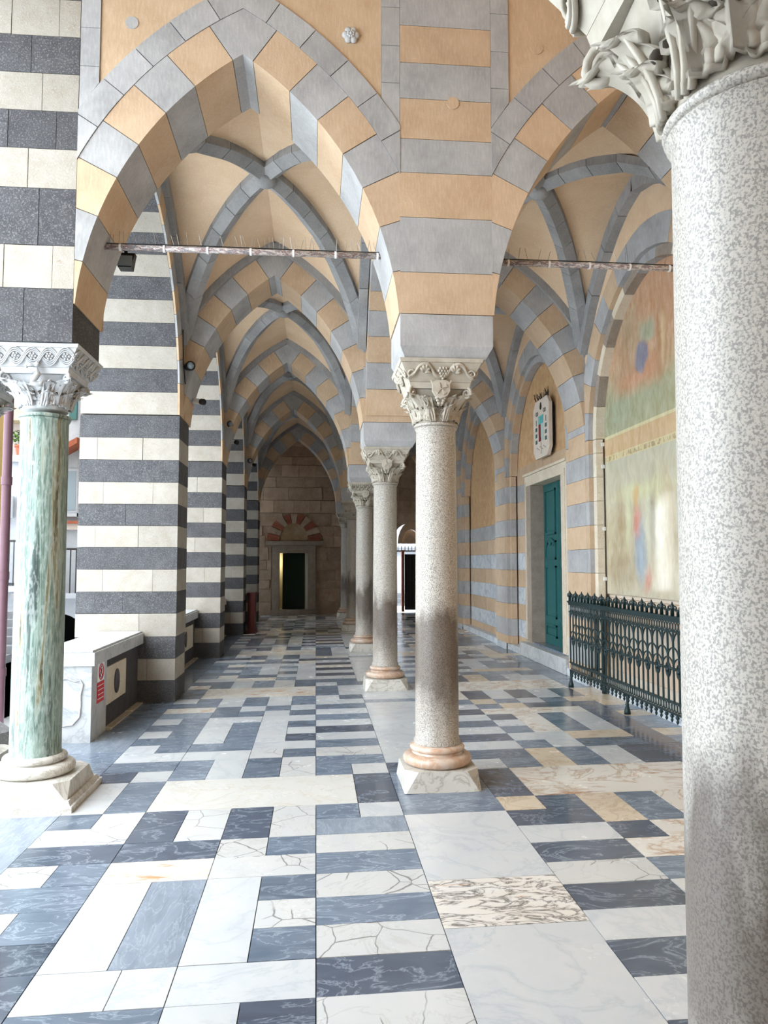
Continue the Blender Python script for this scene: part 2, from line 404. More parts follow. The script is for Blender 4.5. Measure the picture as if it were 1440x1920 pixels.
rows(cB, U0, [(-5, -2, 'l', 'w'), (-5, -2, 'r', 'b'), (-2, -1, 'f', 'w'), (-1, 0, 'f', 'b'), (1, 4, 'l', 'w'), (1, 4, 'r', 'l'), (4, 5, 'f', 'o'), (5, 6, 'f', 'd'), (6, 8, 'l', 'd'), (6, 8, 'r', 'c')])
tiles += [(-1.09, -0.755, U0(0), U0(1), 'w'), (-0.755, -0.54, U0(0), U0(1), 'w')]
rows(cC, U0, [(-5, -3, 'f', 'w'), (-3, -1, 'l', 'b'), (-3, -1, 'r', 'w'), (-1, 0, 'l', 'w'), (-1, 0, 'r', 'd'), (0, 1, 'f', 'w'), (1, 4, 'l', 'w'), (1, 2, 'r', 'b'), (2, 3, 'r', 'c'), (3, 4, 'r', 'b'), (4, 5, 'f', 'c'), (5, 6, 'l', 'c'), (5, 6, 'r', 'b'), (6, 8, 'l', 'd'), (6, 8, 'r', 'c')])
rows(cS, U0, [(-5, -4, 'f', 'c'), (-4, -3, 'f', 'b'), (-3, -2, 'f', 'w'), (-2, -1, 'f', 'd'), (-1, 0, 'f', 'c'), (0, 1, 'f', 'd'), (1, 2, 'f', 'c'), (2, 3, 'f', 'b'), (3, 4, 'f', 'c'), (4, 5, 'f', 'b'), (5, 6, 'f', 'c'), (6, 7, 'f', 'l'), (7, 8, 'l', 'b'), (7, 8, 'r', 'w')])
tiles += [(cT[0], cT[2], 1.0, 2.1, 'w'), (cT[0], cT[2], 2.1, 3.425, 'w'), (cT[0], cT[2], 3.425, 3.93, 'x'), (cT[0], cT[2], 3.93, 4.945, 'w'), (cT[0], cT[2], 4.945, 5.235, 'b')]
rows(cD, U0, [(-5, -4, 'f', 'b'), (-4, -3, 'f', 'w'), (-3, -2, 'f', 'w'), (-2, -1, 'f', 'd'), (-1, 0, 'f', 'w'), (0, 1, 'f', 'd'), (1, 2, 'f', 'w'), (2, 3, 'f', 'd'), (3, 4, 'f', 'c'), (4, 5, 'f', 'd'), (5, 6, 'f', 'w'), (6, 7, 'f', 'd'), (7, 8, 'l', 'e'), (7, 8, 'r', 'd')])
rows(cE, U0, [(-5, -1, 'f', 'w'), (-1, 1, 'f', 'b'), (1, 2.5, 'f', 'w'), (2.5, 3, 'f', 'c'), (3, 4, 'f', 'b'), (4, 5, 'f', 's'), (5, 6, 'l', 'd'), (5, 6, 'r', 's'), (6, 8, 'l', 'e'), (6, 8, 'r', 'b')])
rows(cF, U0, [(-5, 0, 'f', 'b'), (0, 4, 'f', 'w'), (4, 6, 'f', 'e'), (6, 8, 'f', 's')])
rows(cG, U0, [(-5, 0, 'f', 'e'), (0, 4, 'f', 'b'), (4, 8, 'f', 'd')])
Y5, Y6 = U0(8), U1(0)
def slab_row(y0, y1, first):
    if first:
        tiles.extend([(-1.63, -1.36, y0, y1, 'w'), (-1.36, -1.09, y0, y1, 'b'), (-1.09, 0.29, y0, y1, 'r'), (0.29, 0.565, y0, y1, 'd'), (0.565, 1.22, y0, y1, 'b'), (1.22, 1.49, y0, y1, 'd'), (1.49, 2.865, y0, y1, 's'), (2.865, 3.56, y0, y1, 'b')])
    else:
        tiles.extend([(-1.63, -1.36, y0, y1, 'b'), (-1.36, 0.01, y0, y1, 'o'), (0.01, 0.29, y0, y1, 'b'), (0.29, 1.22, y0, y1, 'w'), (1.22, 1.77, y0, y1, 'w'), (1.77, 3.15, y0, y1, 's'), (3.15, 3.56, y0, y1, 'b')])
slab_row(Y5, Y6, True)
bayA = [(0, 1, 'l', 'd'), (0, 1, 'r', 'w'), (1, 2, 'f', 'b'), (2, 3, 'f', 'w'), (3, 4, 'l', 'w'), (3, 4, 'r', 'b'), (4, 5, 'f', 'b'), (5, 6, 'l', 'w'), (5, 6, 'r', 'b'), (6, 7, 'f', 'b'), (7, 8, 'l', 'w'), (7, 8, 'r', 'b'), (8, 9, 'f', 'l'), (9, 10, 'f', 'o'), (10, 11, 'f', 'b'), (11, 12, 'l', 'w'), (11, 12, 'r', 'b')]
bayB = [(0, 2, 'l', 'b'), (0, 2, 'r', 'w'), (2, 3, 'f', 'w'), (3, 4, 'f', 'b'), (4, 7, 'l', 'w'), (4, 7, 'r', 'b'), (7, 8, 'f', 'w'), (8, 10, 'l', 'b'), (8, 9, 'r', 'b'), (9, 10, 'r', 'w'), (10, 12, 'l', 'w'), (10, 12, 'r', 'b')]
bayC = [(0, 2, 'l', 'b'), (0, 2, 'r', 'c'), (2, 3, 'l', 'c'), (2, 3, 'r', 'b'), (3, 4, 'f', 'w'), (4, 7, 'l', 'w'), (4, 5, 'r', 'd'), (5, 6, 'r', 'w'), (6, 7, 'r', 'b'), (7, 8, 'f', 'w'), (8, 9, 'l', 'w'), (8, 9, 'r', 'b'), (9, 10, 'l', 'b'), (9, 10, 'r', 'w'), (10, 12, 'l', 'w'), (10, 12, 'r', 'b')]
bayS = [(0, 1, 'l', 'b'), (0, 1, 'r', 'c'), (1, 2, 'f', 'b'), (2, 3, 'f', 'c'), (3, 4, 'f', 'b'), (4, 5, 'f', 'w'), (5, 6, 'f', 'd'), (6, 7, 'f', 'w'), (7, 8, 'f', 'b'), (8, 9, 'f', 'w'), (9, 10, 'f', 'b'), (10, 11, 'f', 'w'), (11, 12, 'l', 'w'), (11, 12, 'r', 'b')]
bayT = [(0, 1, 'f', 'd'), (1, 5.3, 'f', 'w'), (5.3, 6.6, 'f', 'w'), (6.6, 10, 'f', 'w'), (10, 10.7, 'f', 'l'), (10.7, 12, 'f', 'w')]
bayD = [(0, 1, 'l', 'w'), (0, 1, 'r', 'b'), (1, 2, 'f', 'b'), (2, 3, 'f', 'w'), (3, 4, 'f', 'd'), (4, 5, 'f', 'w'), (5, 6, 'f', 'b'), (6, 7, 'f', 'w'), (7, 8, 'f', 'd'), (8, 9, 'f', 'w'), (9, 10, 'f', 'b'), (10, 12, 'l', 'e'), (10, 12, 'r', 's')]
bayE = [(0, 2, 'l', 'e'), (0, 2, 'r', 'b'), (2, 3, 'l', 'b'), (2, 3, 'r', 'w'), (3, 4, 'f', 'w'), (4, 5, 'l', 'b'), (5, 6, 'l', 'w'), (6, 7, 'l', 'd'), (4, 7, 'r', 's'), (7, 8, 'f', 's'), (8, 9, 'l', 'b'), (8, 9, 'r', 'e'), (9, 10, 'l', 'e'), (9, 10, 'r', 'b'), (10, 12, 'l', 'd'), (10, 12, 'r', 'w')]
bayF = [(0, 2, 'l', 'w'), (0, 2, 'r', 'd'), (2, 3, 'f', 'b'), (3, 4, 'f', 'e'), (4, 7, 'l', 'b'), (4, 7, 'r', 'w'), (7, 8, 'f', 'o'), (8, 9, 'f', 'd'), (9, 10, 'l', 'w'), (9, 10, 'r', 'b'), (10, 12, 'l', 'd'), (10, 12, 'r', 'w')]
bayG = [(0, 2, 'l', 'd'), (0, 1.5, 'r', 'e'), (1.5, 3, 'r', 'b'), (2, 4, 'l', 'd'), (3, 4, 'r', 'e'), (4, 6, 'l', 'd'), (4, 6, 'r', 'b'), (6, 7, 'r', 'e'), (6, 9, 'l', 'b'), (7, 8, 'r', 'b'), (8, 9, 'r', 'e'), (9, 10, 'f', 'e'), (10, 12, 'l', 'd'), (10, 12, 'r', 'e')]
BAY = [(cA, bayA), (cB, bayB), (cC, bayC), (cS, bayS), (cT, bayT), (cD, bayD), (cE, bayE), (cF, bayF), (cG, bayG)]
for c, spec in BAY: rows(c, U1, spec)
slab_row(U1(12), Y6 + P, False)
n_single = len(tiles)
sw = {'w': 'wwcwo', 'b': 'bbdbl', 'd': 'dbd', 'c': 'cw', 'e': 'eew', 's': 'se', 'o': 'ow', 'l': 'lb'}
for k in range(1, 5):
    Uk = lambda j, k=k: 5.935 + P * k + 0.2925 * j
    for c, spec in BAY:
        if k % 2: spec = [(i0, i1, {'l': 'r', 'r': 'l', 'f': 'f'}[h], kk) for i0, i1, h, kk in spec]
        for i0, i1, h, kk in spec:
            if Uk(i1) < YEND + 0.2: T(c, h, Uk(i0), Uk(i1), R.choice(sw.get(kk, kk)))
    if Uk(12) < YEND: slab_row(Uk(12), 5.935 + P * (k + 1), False)
# border strips along the arcade
yb = [-0.3, 1.2, 2.4, 3.4, 4.1, 5.22, 5.95, 6.9, 7.75, 8.7, 9.28]
border = [(-2.55, -1.63, yb[i], yb[i + 1], 'lbbdlwblbb'[i]) for i in range(len(yb) - 1)]
near_tiles = tiles[:n_single] + border
for x0, x1, y0, y1, k in near_tiles:
    g = 0.0022; h = R.uniform(-0.0012, 0.0008)
    me = G().box((-(x1 - x0) / 2 + g, -(y1 - y0) / 2 + g, -0.03), ((x1 - x0) / 2 - g, (y1 - y0) / 2 - g, 0)).mesh('tile', tilecol[k])
    ob('tile', me, floor, ((x0 + x1) / 2, (y0 + y1) / 2, h), (R.uniform(-0.0012, 0.0012), R.uniform(-0.0012, 0.0012), 0))
keys = list(tilecol); far = G()
for k in range(1, 5):
    tiles.append((-2.1, -1.63, 9.28 + P * (k - 1), 9.28 + P * k, 'b'))
for x0, x1, y0, y1, k in tiles[n_single:]:
    far.cur = keys.index(k); far.box((x0 + 0.002, y0 + 0.002, -0.03), (x1 - 0.002, y1 - 0.002, R.uniform(-0.001, 0.001)))
ft = far.obj('far_tile', [tilecol[k] for k in keys], floor); tag(ft, kind='stuff')

# ---------------------------------------------------------------- cross walls and their pointed arches
J = [0, 4.9, 12.0, 19.9, 27.1, 33.7, 40.8, 47.5, 55.3]
VM = [GREY, ORANGE, GREY, ORANGE, GREY, ORANGE, GREY, ORANGE]
AL = Arch(XL, XC0, 2.05, ZS); AR = Arch(XC1, XR, 2.05, ZS)
NW = 5
walls = [structure('wall_front')] + [structure('wall_cross') for _ in range(NW - 1)]
for A in (AL, AR):
    rings = ring(A, None, 'Y', YF, YB, 0, 0.29, J, VM, [(1, 0, A.x1), (-1, 0, -A.x0)], GREY, rep=NW, step=P, parents=walls)
# masonry block over each column, banded
ZB = [3.36, 3.66, 4.06, 4.39, 4.64, 4.94, 5.21, 5.49, 5.78, 6.08, 6.4]
for k, w in enumerate(walls):
    g = G(); s = 0.004
    g.add([(XC0, YF, 3.36 - s), (XC1, YF, 3.36 - s), (XC1, YB, 3.36 - s), (XC0, YB, 3.36 - s), (XC0, YF, 3.13), (XC1, YF, 3.13), (XC1, YB, 3.13), (XC0, YB, 3.13),
           (0.625, YF + 0.05, 3.05), (1.205, YF + 0.05, 3.05), (1.205, YB - 0.05, 3.05), (0.625, YB - 0.05, 3.05)],
          [(3, 2, 1, 0), (0, 1, 5, 4), (1, 2, 6, 5), (2, 3, 7, 6), (3, 0, 4, 7), (4, 5, 9, 8), (5, 6, 10, 9), (6, 7, 11, 10), (7, 4, 8, 11), (8, 9, 10, 11)])
    g.obj('springer_block', GREY, w, (0, P * k, 0))
    for i in range(len(ZB) - 1):
        m = ORANGE if i % 2 == 0 else GREY
        cbox('band_block', (XC1 - XC0, YB - YF, ZB[i + 1] - ZB[i] - 0.004), m, w, ((XC0 + XC1) / 2, (YF + YB) / 2 + P * k, (ZB[i] + ZB[i + 1]) / 2))
# front wall only: archivolt band, spandrel panels, upright strips, striped corner of the facade
wf = walls[0]
for A in (AL, AR):
    js = [20 + 6.2 * i for i in range(8)]
    ring(A, wf, 'Y', YF - 0.004, YB, 0.293, 0.47, [j for j in js if j < 61] , [GREY], [(1, 0, A.x1), (-1, 0, -A.x0)], GREY)
    for side in (-1, 1):
        t1 = A.tapex(A.R + 0.473)
        xs = A.xm + side * (A.a - 0.135)
        pts = [A.pt(side, A.R + 0.473, t1 * k / 30) for k in range(31)]
        pts = [p for p in pts if side * (xs - p[0]) > 0.004]
        z0 = A.zs + math.sqrt((A.R + 0.473) ** 2 - (A.R - A.a + A.a - 0.135) ** 2)
        poly = [(xs, 6.5), (xs, z0)] + pts + [(pts[-1][0], 6.5)]
        G().prism(poly, 'Y', YF + 0.012, YB - 0.02).obj('spandrel_panel', PANEL, wf)
        # upright grey strip, block by block
        xe = A.xm + side * A.a
        zz0 = A.zs + math.sqrt((A.R + 0.473) ** 2 - A.R ** 2) if False else None
        z = 4.30
        zb = [4.80, 5.05, 5.33, 5.62, 5.92, 6.2, 6.5]
        lo = lambda x: A.zs + math.sqrt(max(0, (A.R + 0.473) ** 2 - (abs(x - A.xm) + A.R - A.a) ** 2))
        for i in range(len(zb) - 1):
            a, b = sorted((xs, xe))
            q = [(a + 0.002, zb[i] + 0.002 if i else lo(a) + 0.003), (b - 0.002, zb[i] + 0.002 if i else lo(b) + 0.003), (b - 0.002, zb[i + 1] - 0.002), (a + 0.002, zb[i + 1] - 0.002)]
            if i == 0 and q[0][1] > q[3][1] - 0.01: q[0] = (q[0][0], q[3][1] - 0.012)
            G().prism(q, 'Y', YF, YB).obj('strip_block', GREY, wf)
ZL = [3.09, 3.46, 3.76, 4.16, 4.44, 4.71, 4.98, 5.25, 5.52, 5.80, 6.1, 6.5]
xsp = [[-2.32, -1.98, XL], [-2.32, -2.12, -1.8, XL], [-2.32, -2.22, -1.9, XL]]
for i in range(len(ZL) - 1):
    xs = xsp[i % 3]
    for a, b in zip(xs, xs[1:]):
        cbox('stone_block', (b - a - 0.004, YB - YF, ZL[i + 1] - ZL[i] - 0.004), STD if i % 2 == 0 else STW, wf, ((a + b) / 2, (YF + YB) / 2 + R.uniform(-0.003, 0.001), (ZL[i] + ZL[i + 1]) / 2))
# carved rosette and worn plaster discs on the front face
ros = empty('stone_rosette', (0.23, YF + 0.012, 5.39)); tag(ros, 'small white carved flower rosette fixed on the ochre spandrel beside the near arch', 'rosette')
g = G()
for k in range(6):
    a = 2 * PI * k / 6; g.ball((0.037 * math.cos(a), -0.012, 0.037 * math.sin(a)), 0.027, 10, 6, (1, 0.75, 1))
g.obj('petal_ring', CARW, ros, smooth=True)
g = G()
for k in range(8):
    a = 2 * PI * (k + 0.5) / 8; g.ball((0.02 * math.cos(a), -0.03, 0.02 * math.sin(a)), 0.011, 8, 5)
g.ball((0, -0.034, 0), 0.012); g.obj('flower_centre', CARW, ros, smooth=True)
for (x, z, m) in ((-1.31, 5.39, GREY), (1.6, 5.38, ORANGE), (0.97, 4.92, ORANGE)):
    g = G().lathe([(0.045, 0), (0.045, 0.006)], 20)
    o = g.obj('plaster_patch', m, wf, (x, YF + (0.012 if z > 5 else 0), z), rot=(PI / 2, 0, 0))

# ---------------------------------------------------------------- arches along the column line
wc = structure('wall_colonnade')
AC = Arch(YB, YF + P, 2.05, ZS)
JC = [0, 10, 20, 30, 40, 49]
for k in range(5):
    A = AC
ring(AC, wc, 'X', XC0 + 0.03, XC1 - 0.03, 0, 0.29, [0, 8, 17, 26, 35, 44, 51], [GREY, ORANGE], [(1, 0, AC.x1), (-1, 0, -AC.x0)], GREY, rep=4, step=P)
for k in range(4):
    t = [AC.tapex(AC.R + 0.29) * q / 12 for q in range(13)]
    pts = [AC.pt(-1, AC.R + 0.293, q) for q in t]; pts = [p for p in pts if p[0] > AC.x0 + 0.01]
    pr = [AC.pt(1, AC.R + 0.293, q) for q in reversed(t)]; pr = [p for p in pr if p[0] < AC.x1 - 0.01]
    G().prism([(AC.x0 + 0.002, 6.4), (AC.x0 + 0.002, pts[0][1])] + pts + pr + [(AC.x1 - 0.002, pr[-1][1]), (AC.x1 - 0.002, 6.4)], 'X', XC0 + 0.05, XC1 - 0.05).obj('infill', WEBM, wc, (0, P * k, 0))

# ---------------------------------------------------------------- west arcade: striped piers and arches
wl = structure('wall_left')
PY0, PY1 = 9.28, 9.95
PX0, PX1 = -2.78, -1.63
ZP = [-0.06, 0.23, 0.48, 0.735, 1.005, 1.26, 1.52, 1.78, 2.035, 2.29, 2.55, 2.815, 3.08, 3.35]
pier_lab = ['nearest tall pier of white and dark stone courses by the marble parapet', 'second black and white striped pier along the open side', 'third black and white striped pier with the red wooden panel behind it', 'farthest and thinnest looking striped pier near the brown end wall']
for k in range(4):
    pr = empty('striped_pier', ((PX0 + PX1) / 2, (PY0 + PY1) / 2 + P * k, fz(-2)))
    tag(pr, pier_lab[k], 'pier', 'striped piers of the arcade')
    for i in range(len(ZP) - 1):
        z0, z1 = ZP[i] - fz(-2), ZP[i + 1] - fz(-2)
        h = (PX1 - PX0); dk = i % 2 == 0
        j = R.uniform(-0.03, 0.03)
        xs = [-h / 2, -h / 2 + (0.56 if dk else 0.28) + j, h / 2] if dk else [-h / 2, -h / 2 + 0.28 + j, h / 2 - 0.3 + j, h / 2]
        if not dk and i % 4 == 3: xs = [-h / 2, -h / 2 + 0.2, -h / 2 + 0.72 + j, h / 2]
        for a, b in zip(xs, xs[1:]):
            cbox('stone_block', (round(b - a - 0.004, 2), PY1 - PY0, z1 - z0 - 0.004), STD if dk else STW, pr, ((a + b) / 2, R.uniform(-0.004, 0.002), (z0 + z1) / 2))
# west arches (k = -1 would stand before the first cross wall): outer stone order and inner painted order
AW = Arch(PY1 - P, PY0, 2.02, 3.36)        # between pier k-1 and pier k
AW.x0 = YB - 0.0
JW = [0, 7.5, 15, 22.5, 30, 37.5, 45, 52.5, 60, 67.5, 75]
for k in range(5):
    A = Arch(YB if k == 0 else PY1 - P, PY0, 2.02, 3.36)
    jw = [j for j in JW if math.radians(j) < A.tmax - 0.05]
    lo, hi = (YB, PY0 + 0.34) if k == 0 else (PY1 - P - 0.33, PY0 + 0.34)
    if k == 4: hi = YEND - P * 4
    ring(A, wl, 'X', PX0, -1.657, 0, 0.34, jw, [STW, STD], [(1, 0, hi), (-1, 0, -lo)], STD, off=(0, P * k, 0))
    ring(A, wl, 'X', -1.655, PX1 - 0.001, 0, 0.30, [j + (3 if j else 0) for j in jw[:-1]], [ORANGE, GREY], [(1, 0, hi), (-1, 0, -lo)], GREY, off=(0, P * k, 0))
    t = [A.tapex(A.R + 0.34) * q / 12 for q in range(13)]
    pl = [A.pt(-1, A.R + 0.343, q) for q in t]; pl = [p for p in pl if lo + 0.01 < p[0] < hi - 0.01]
    prr = [A.pt(1, A.R + 0.343, q) for q in reversed(t)]; prr = [p for p in prr if p[0] < hi - 0.01] or [pl[-1]]
    if k < 5:
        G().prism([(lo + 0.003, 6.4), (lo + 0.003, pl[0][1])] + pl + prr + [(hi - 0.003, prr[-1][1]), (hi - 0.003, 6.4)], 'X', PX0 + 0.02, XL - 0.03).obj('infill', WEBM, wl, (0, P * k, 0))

# ---------------------------------------------------------------- vaults
ceil = structure('ceiling')
roof = box('roof_slab', (-2.78, YB, 6.42), (3.9, YEND + 0.3, 6.6), GREY, ceil)
RW = 0.37
def tab(t, T_):
    for (a, za), (b, zb) in zip(T_, T_[1:]):
        if t <= b: return za + (zb - za) * (t - a) / (b - a)
    return T_[-1][1]
DT = [(0, 4.36), (0.05, 4.55), (0.1, 4.71), (0.2, 4.97), (0.35, 5.24), (0.5, 5.42), (0.7, 5.55), (0.85, 5.60), (1, 5.61)]
LT = [(0, 4.36), (0.1, 4.66), (0.2, 4.90), (0.41, 5.25), (0.6, 5.50), (0.79, 5.66), (1, 5.74)]
def vault(A, y0, y1, k, ribs=6):
    ym = (y0 + y1) / 2; n = 14; ss = [q / n for q in range(n + 1)]
    for sx in (-1, 1):
        xw = A.xm + sx * A.a
        for sy in (-1, 1):
            yw = ym + sy * (y1 - y0) / 2
            Wc = []; Dc = []; Lc = []
            for s in ss:
                x = xw + (A.xm - xw) * s
                Wc.append(Vector((x, yw, A.zs + math.sqrt((A.R + RW) ** 2 - (abs(x - A.xm) + A.R - A.a) ** 2))))
                Dc.append(Vector((x, yw + (ym - yw) * s, tab(s, DT))))
                Lc.append(Vector((xw, yw + (ym - yw) * s, tab(s, LT))))
            for c1, c2 in ((Wc, Dc), (Lc, Dc)):
                m = 4; v = []; f = []
                for a, b in zip(c1, c2):
                    for q in range(m + 1): v.append(a.lerp(b, q / m))
                for i in range(n):
                    for q in range(m): f.append((i * (m + 1) + q, i * (m + 1) + q + 1, (i + 1) * (m + 1) + q + 1, (i + 1) * (m + 1) + q))
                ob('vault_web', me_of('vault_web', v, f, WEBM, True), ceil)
            # diagonal rib, stone by stone
            d = Vector((A.xm - xw, ym - yw, 0)).normalized(); pp = Vector((-d.y, d.x, 0))
            prof = [(-0.105, 0.03), (-0.105, -0.055), (0, -0.125), (0.105, -0.055), (0.105, 0.03)]
            def sweep(pts, name):
                v = []; f = []
                for p in pts:
                    for (u, w) in prof: v.append(p + pp * u + Vector((0, 0, w)))
                for i in range(len(pts) - 1):
                    for q in range(5): q2 = (q + 1) % 5; f.append((i * 5 + q, i * 5 + q2, (i + 1) * 5 + q2, (i + 1) * 5 + q))
                f.append((4, 3, 2, 1, 0)); f.append(tuple((len(pts) - 1) * 5 + q for q in range(5)))
                ob(name, me_of(name, v, f, GREYR), ceil)
            for r in range(ribs):
                s0, s1 = r / ribs + (0.002 if r else 0), (r + 1) / ribs - 0.002
                pts = []
                for q in range(4):
                    s = s0 + (s1 - s0) * q / 3; x = xw + (A.xm - xw) * s
                    pts.append(Vector((x, yw + (ym - yw) * s, tab(s, DT))))
                sweep(pts, 'rib_stone')
            # wall rib along the side wall
            for r in range(max(1, ribs - 2)):
                nn = max(1, ribs - 2); g = G(); s0, s1 = r / nn + 0.002, (r + 1) / nn - 0.002; v = []; f = []
                for q in range(5):
                    s = s0 + (s1 - s0) * q / 4; z = tab(s, LT); y = yw + (ym - yw) * s
                    s2 = min(1, s + 0.01); tz = tab(s2, LT) - tab(s - 0.01 if s > 0.01 else 0, LT); ty = (ym - yw) * (0.02)
                    nrm = Vector((0, tz, -ty)); nrm = nrm.normalized() * (1 if sy < 0 else -1)
                    if nrm.z > 0: nrm = -nrm
                    o1 = Vector((xw, y, z)); o2 = o1 + nrm * 0.17
                    for p in (o1, o2): v += [p + Vector((sx * 0.02, 0, 0)), p + Vector((-sx * 0.085, 0, 0))]
                for q in range(4):
                    for (a, b) in ((0, 1), (1, 3), (3, 2), (2, 0)): f.append((q * 4 + a, q * 4 + b, q * 4 + 4 + b, q * 4 + 4 + a))
                f += [(0, 2, 3, 1), (16, 17, 19, 18)]
                ob('wall_rib_stone', me_of('wall_rib_stone', v, f, GREYR), ceil)
            # thin grey moulding round the cross arch
            g = G()
            t0 = math.acos(min(1, (A.R) / (A.R + 0.30))); t1 = A.tapex(A.R + 0.335)
            poly = A.sector(sx, A.R + 0.285, A.R + 0.40, t0, t1, 10); poly = clip(poly, sx, 0, sx * xw); poly = clip(poly, -sx, 0, -sx * A.xm)
            ya, yb2 = (yw, yw + 0.05) if sy < 0 else (yw - 0.05, yw)
            g.prism(poly, 'Y', ya, yb2).obj('arch_moulding', GREYR, ceil)
    G().ball((A.xm, ym, 5.51), 0.12, 10, 6, (1, 1, 0.55)).obj('boss', GREYR, ceil, smooth=True)
for k in range(4):
    for A in (AL, AR): vault(A, YB + P * k, YF + P * (k + 1), k, 6 if k == 0 else (4 if k == 1 else 2))
for A in (AL, AR):                          # short last bay: plain pointed barrel
    for sx in (-1, 1):
        v = []; f = []
        for q in range(15):
            x = A.xm + sx * A.a * (1 - q / 14); z = A.zs + math.sqrt((A.R + RW) ** 2 - (abs(x - A.xm) + A.R - A.a) ** 2)
            v += [(x, YB + P * 4, z), (x, YEND, z)]
        for q in range(14): f.append((2 * q, 2 * q + 1, 2 * q + 3, 2 * q + 2))
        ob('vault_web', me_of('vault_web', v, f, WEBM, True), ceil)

# ---------------------------------------------------------------- church wall on the right
wr = structure('wall_right')
XW = 3.58
ZC = [0.16, 0.30, 0.60, 0.87, 1.17, 1.47, 1.77, 2.07, 2.37, 2.67, 2.97, 3.27]
cm = lambda i: ORANGE if i % 2 == 0 else GREY
pil = [(-1.5, -1.1 + 0.65)] + [(YF + P * k, YB + P * k) for k in range(NW)]
for k, (a, b) in enumerate(pil):
    if k == 0: continue
    zz = ZC + [3.6, 3.95, 4.3, 4.65, 5.0, 5.4, 5.8, 6.4]
    for i in range(len(zz) - 1):
        cbox('band_block', (XW - XR + 0.1, b - a, zz[i + 1] - zz[i] - 0.004), cm(i), wr, ((XW + XR + 0.1) / 2, (a + b) / 2, (zz[i] + zz[i + 1]) / 2))
AWR = Arch(YB + 0.12, YF + P - 0.12, 1.75, 3.15)
for k in range(4):
    A = AWR; y = P * k
    ring(A, wr, 'X', XR + 0.003, XW, 0, 0.30, [0, 11, 22, 33, 44, 55, 66, 77], [GREY, ORANGE], [(1, 0, YF + P), (-1, 0, -YB)], GREY, off=(0, y, 0))
    ring(A, wr, 'X', XR + 0.06, XW + 0.03, -0.11, -0.002, [0, 14, 27, 40, 53, 66, 79], [DSTONE, DSTONE2] if k == 0 else [ORANGE, GREY], [], GREY, off=(0, y, 0))
    for (a, b) in ((YB, YB + 0.12), (YF + P - 0.12, YF + P)):
        for i in range(len(ZC) - 1):
            z1 = min(ZC[i + 1], 3.147)
            cbox('band_block', (XW - XR - 0.004, b - a, z1 - ZC[i] - 0.004), cm(i), wr, ((XW + XR) / 2, (a + b) / 2 + y, (ZC[i] + z1) / 2))
        c2 = (a + b) / 2 + (0.115 if a == YB else -0.115)
        for i in range(len(ZC) - 1):
            z1 = min(ZC[i + 1], 3.147)
            cbox('jamb_block', (XW - XR - 0.06, 0.108, z1 - ZC[i] - 0.005), (DSTONE if k == 0 else cm(i)), wr, ((XW + XR + 0.06) / 2, c2 + y, (ZC[i] + z1) / 2))
    # infill above the wall arch
    t = [A.tapex(A.R + 0.30) * q / 12 for q in range(13)]
    pl = [A.pt(-1, A.R + 0.303, q) for q in t]; pl = [p for p in pl if p[0] > YB + 0.005]
    pr = [A.pt(1, A.R + 0.303, q) for q in reversed(t)]; pr = [p for p in pr if p[0] < YF + P - 0.005]
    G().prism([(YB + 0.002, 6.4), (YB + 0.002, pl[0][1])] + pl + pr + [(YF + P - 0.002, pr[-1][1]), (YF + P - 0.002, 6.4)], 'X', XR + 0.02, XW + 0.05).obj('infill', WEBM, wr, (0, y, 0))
    # recessed wall with courses, a plain lunette above
    xi = XW + (0.05 if k == 0 else 0.03)
    ylo, yhi = YB + 0.12 + y, YF + P - 0.12 + y
    top = 9 if k else 0
    dy0, dy1 = (10.58, 12.82) if k == 1 else (0, 0)
    for i in range(len(ZC) - 1 if k else 4):
        if k and i >= 8 and k != 1: break
        cuts = [ylo + (yhi - ylo) * q for q in ((0, 0.36, 0.68, 1) if i % 2 else (0, 0.5, 1))]
        if k == 0: cuts = [ylo, (ylo + yhi) / 2, yhi]
        for a, b in zip(cuts, cuts[1:]):
            segs = [(a, b)]
            if k == 1 and ZC[i] < 2.9: segs = [s for s in ((a, min(b, dy0)), (max(a, dy1), b)) if s[1] - s[0] > 0.02]
            for a2, b2 in segs:
                cbox('course_block', (0.36, round(b2 - a2 - 0.003, 3), ZC[i + 1] - ZC[i] - 0.003), (cm(i) if i % 2 == 0 or i > 5 else BASEM) if k else (PALE1 if i % 2 else PALE2), wr, (xi + 0.18 + R.uniform(-0.0015, 0.0015), (a2 + b2) / 2, (ZC[i] + ZC[i + 1]) / 2))
    zl = {0: ZC[4], 1: ZC[-1], 2: ZC[8], 3: ZC[8]}[k]
    box('lunette_plaster', (xi + 0.01, ylo, zl + 0.003), (xi + 0.36, yhi, 5.6), LUN if k else PALE2, wr)
    for (a, b) in ([(YB + y - 0.65 + 0.65, YF + P + y)] if k != 1 else [(YB + y, dy0), (dy1, YF + P + y)]):
        cbox('baseboard_slab', (0.16, b - a, 0.135), BASEM, wr, (XW - 0.04, (a + b) / 2, 0.09))
for k in range(1, 6): cbox('baseboard_slab', (0.03, YB - YF, 0.115), BASEM, wr, (XR - 0.012, (YF + YB) / 2 + P * (k - 1), 0.105))
box('backing', (3.96, YB - 0.65, -0.1), (4.2, 10.86, 6.4), GREY, wr); box('backing', (3.96, 12.46, -0.1), (4.2, YEND, 6.4), GREY, wr)
box('backing', (3.96, 10.86, 2.9), (4.2, 12.46, 6.4), GREY, wr)
box('plain_wall', (XW, YB + P * 4, 0), (3.95, YEND, 6.4), LUN, wr)
box('plain_wall', (XW, -9.0, 0), (3.95, YF, 6.4), LUN, wr)
box('roof_slab', (-2.78, -9.0, 6.5), (3.95, YB, 6.7), WEBM, ceil)
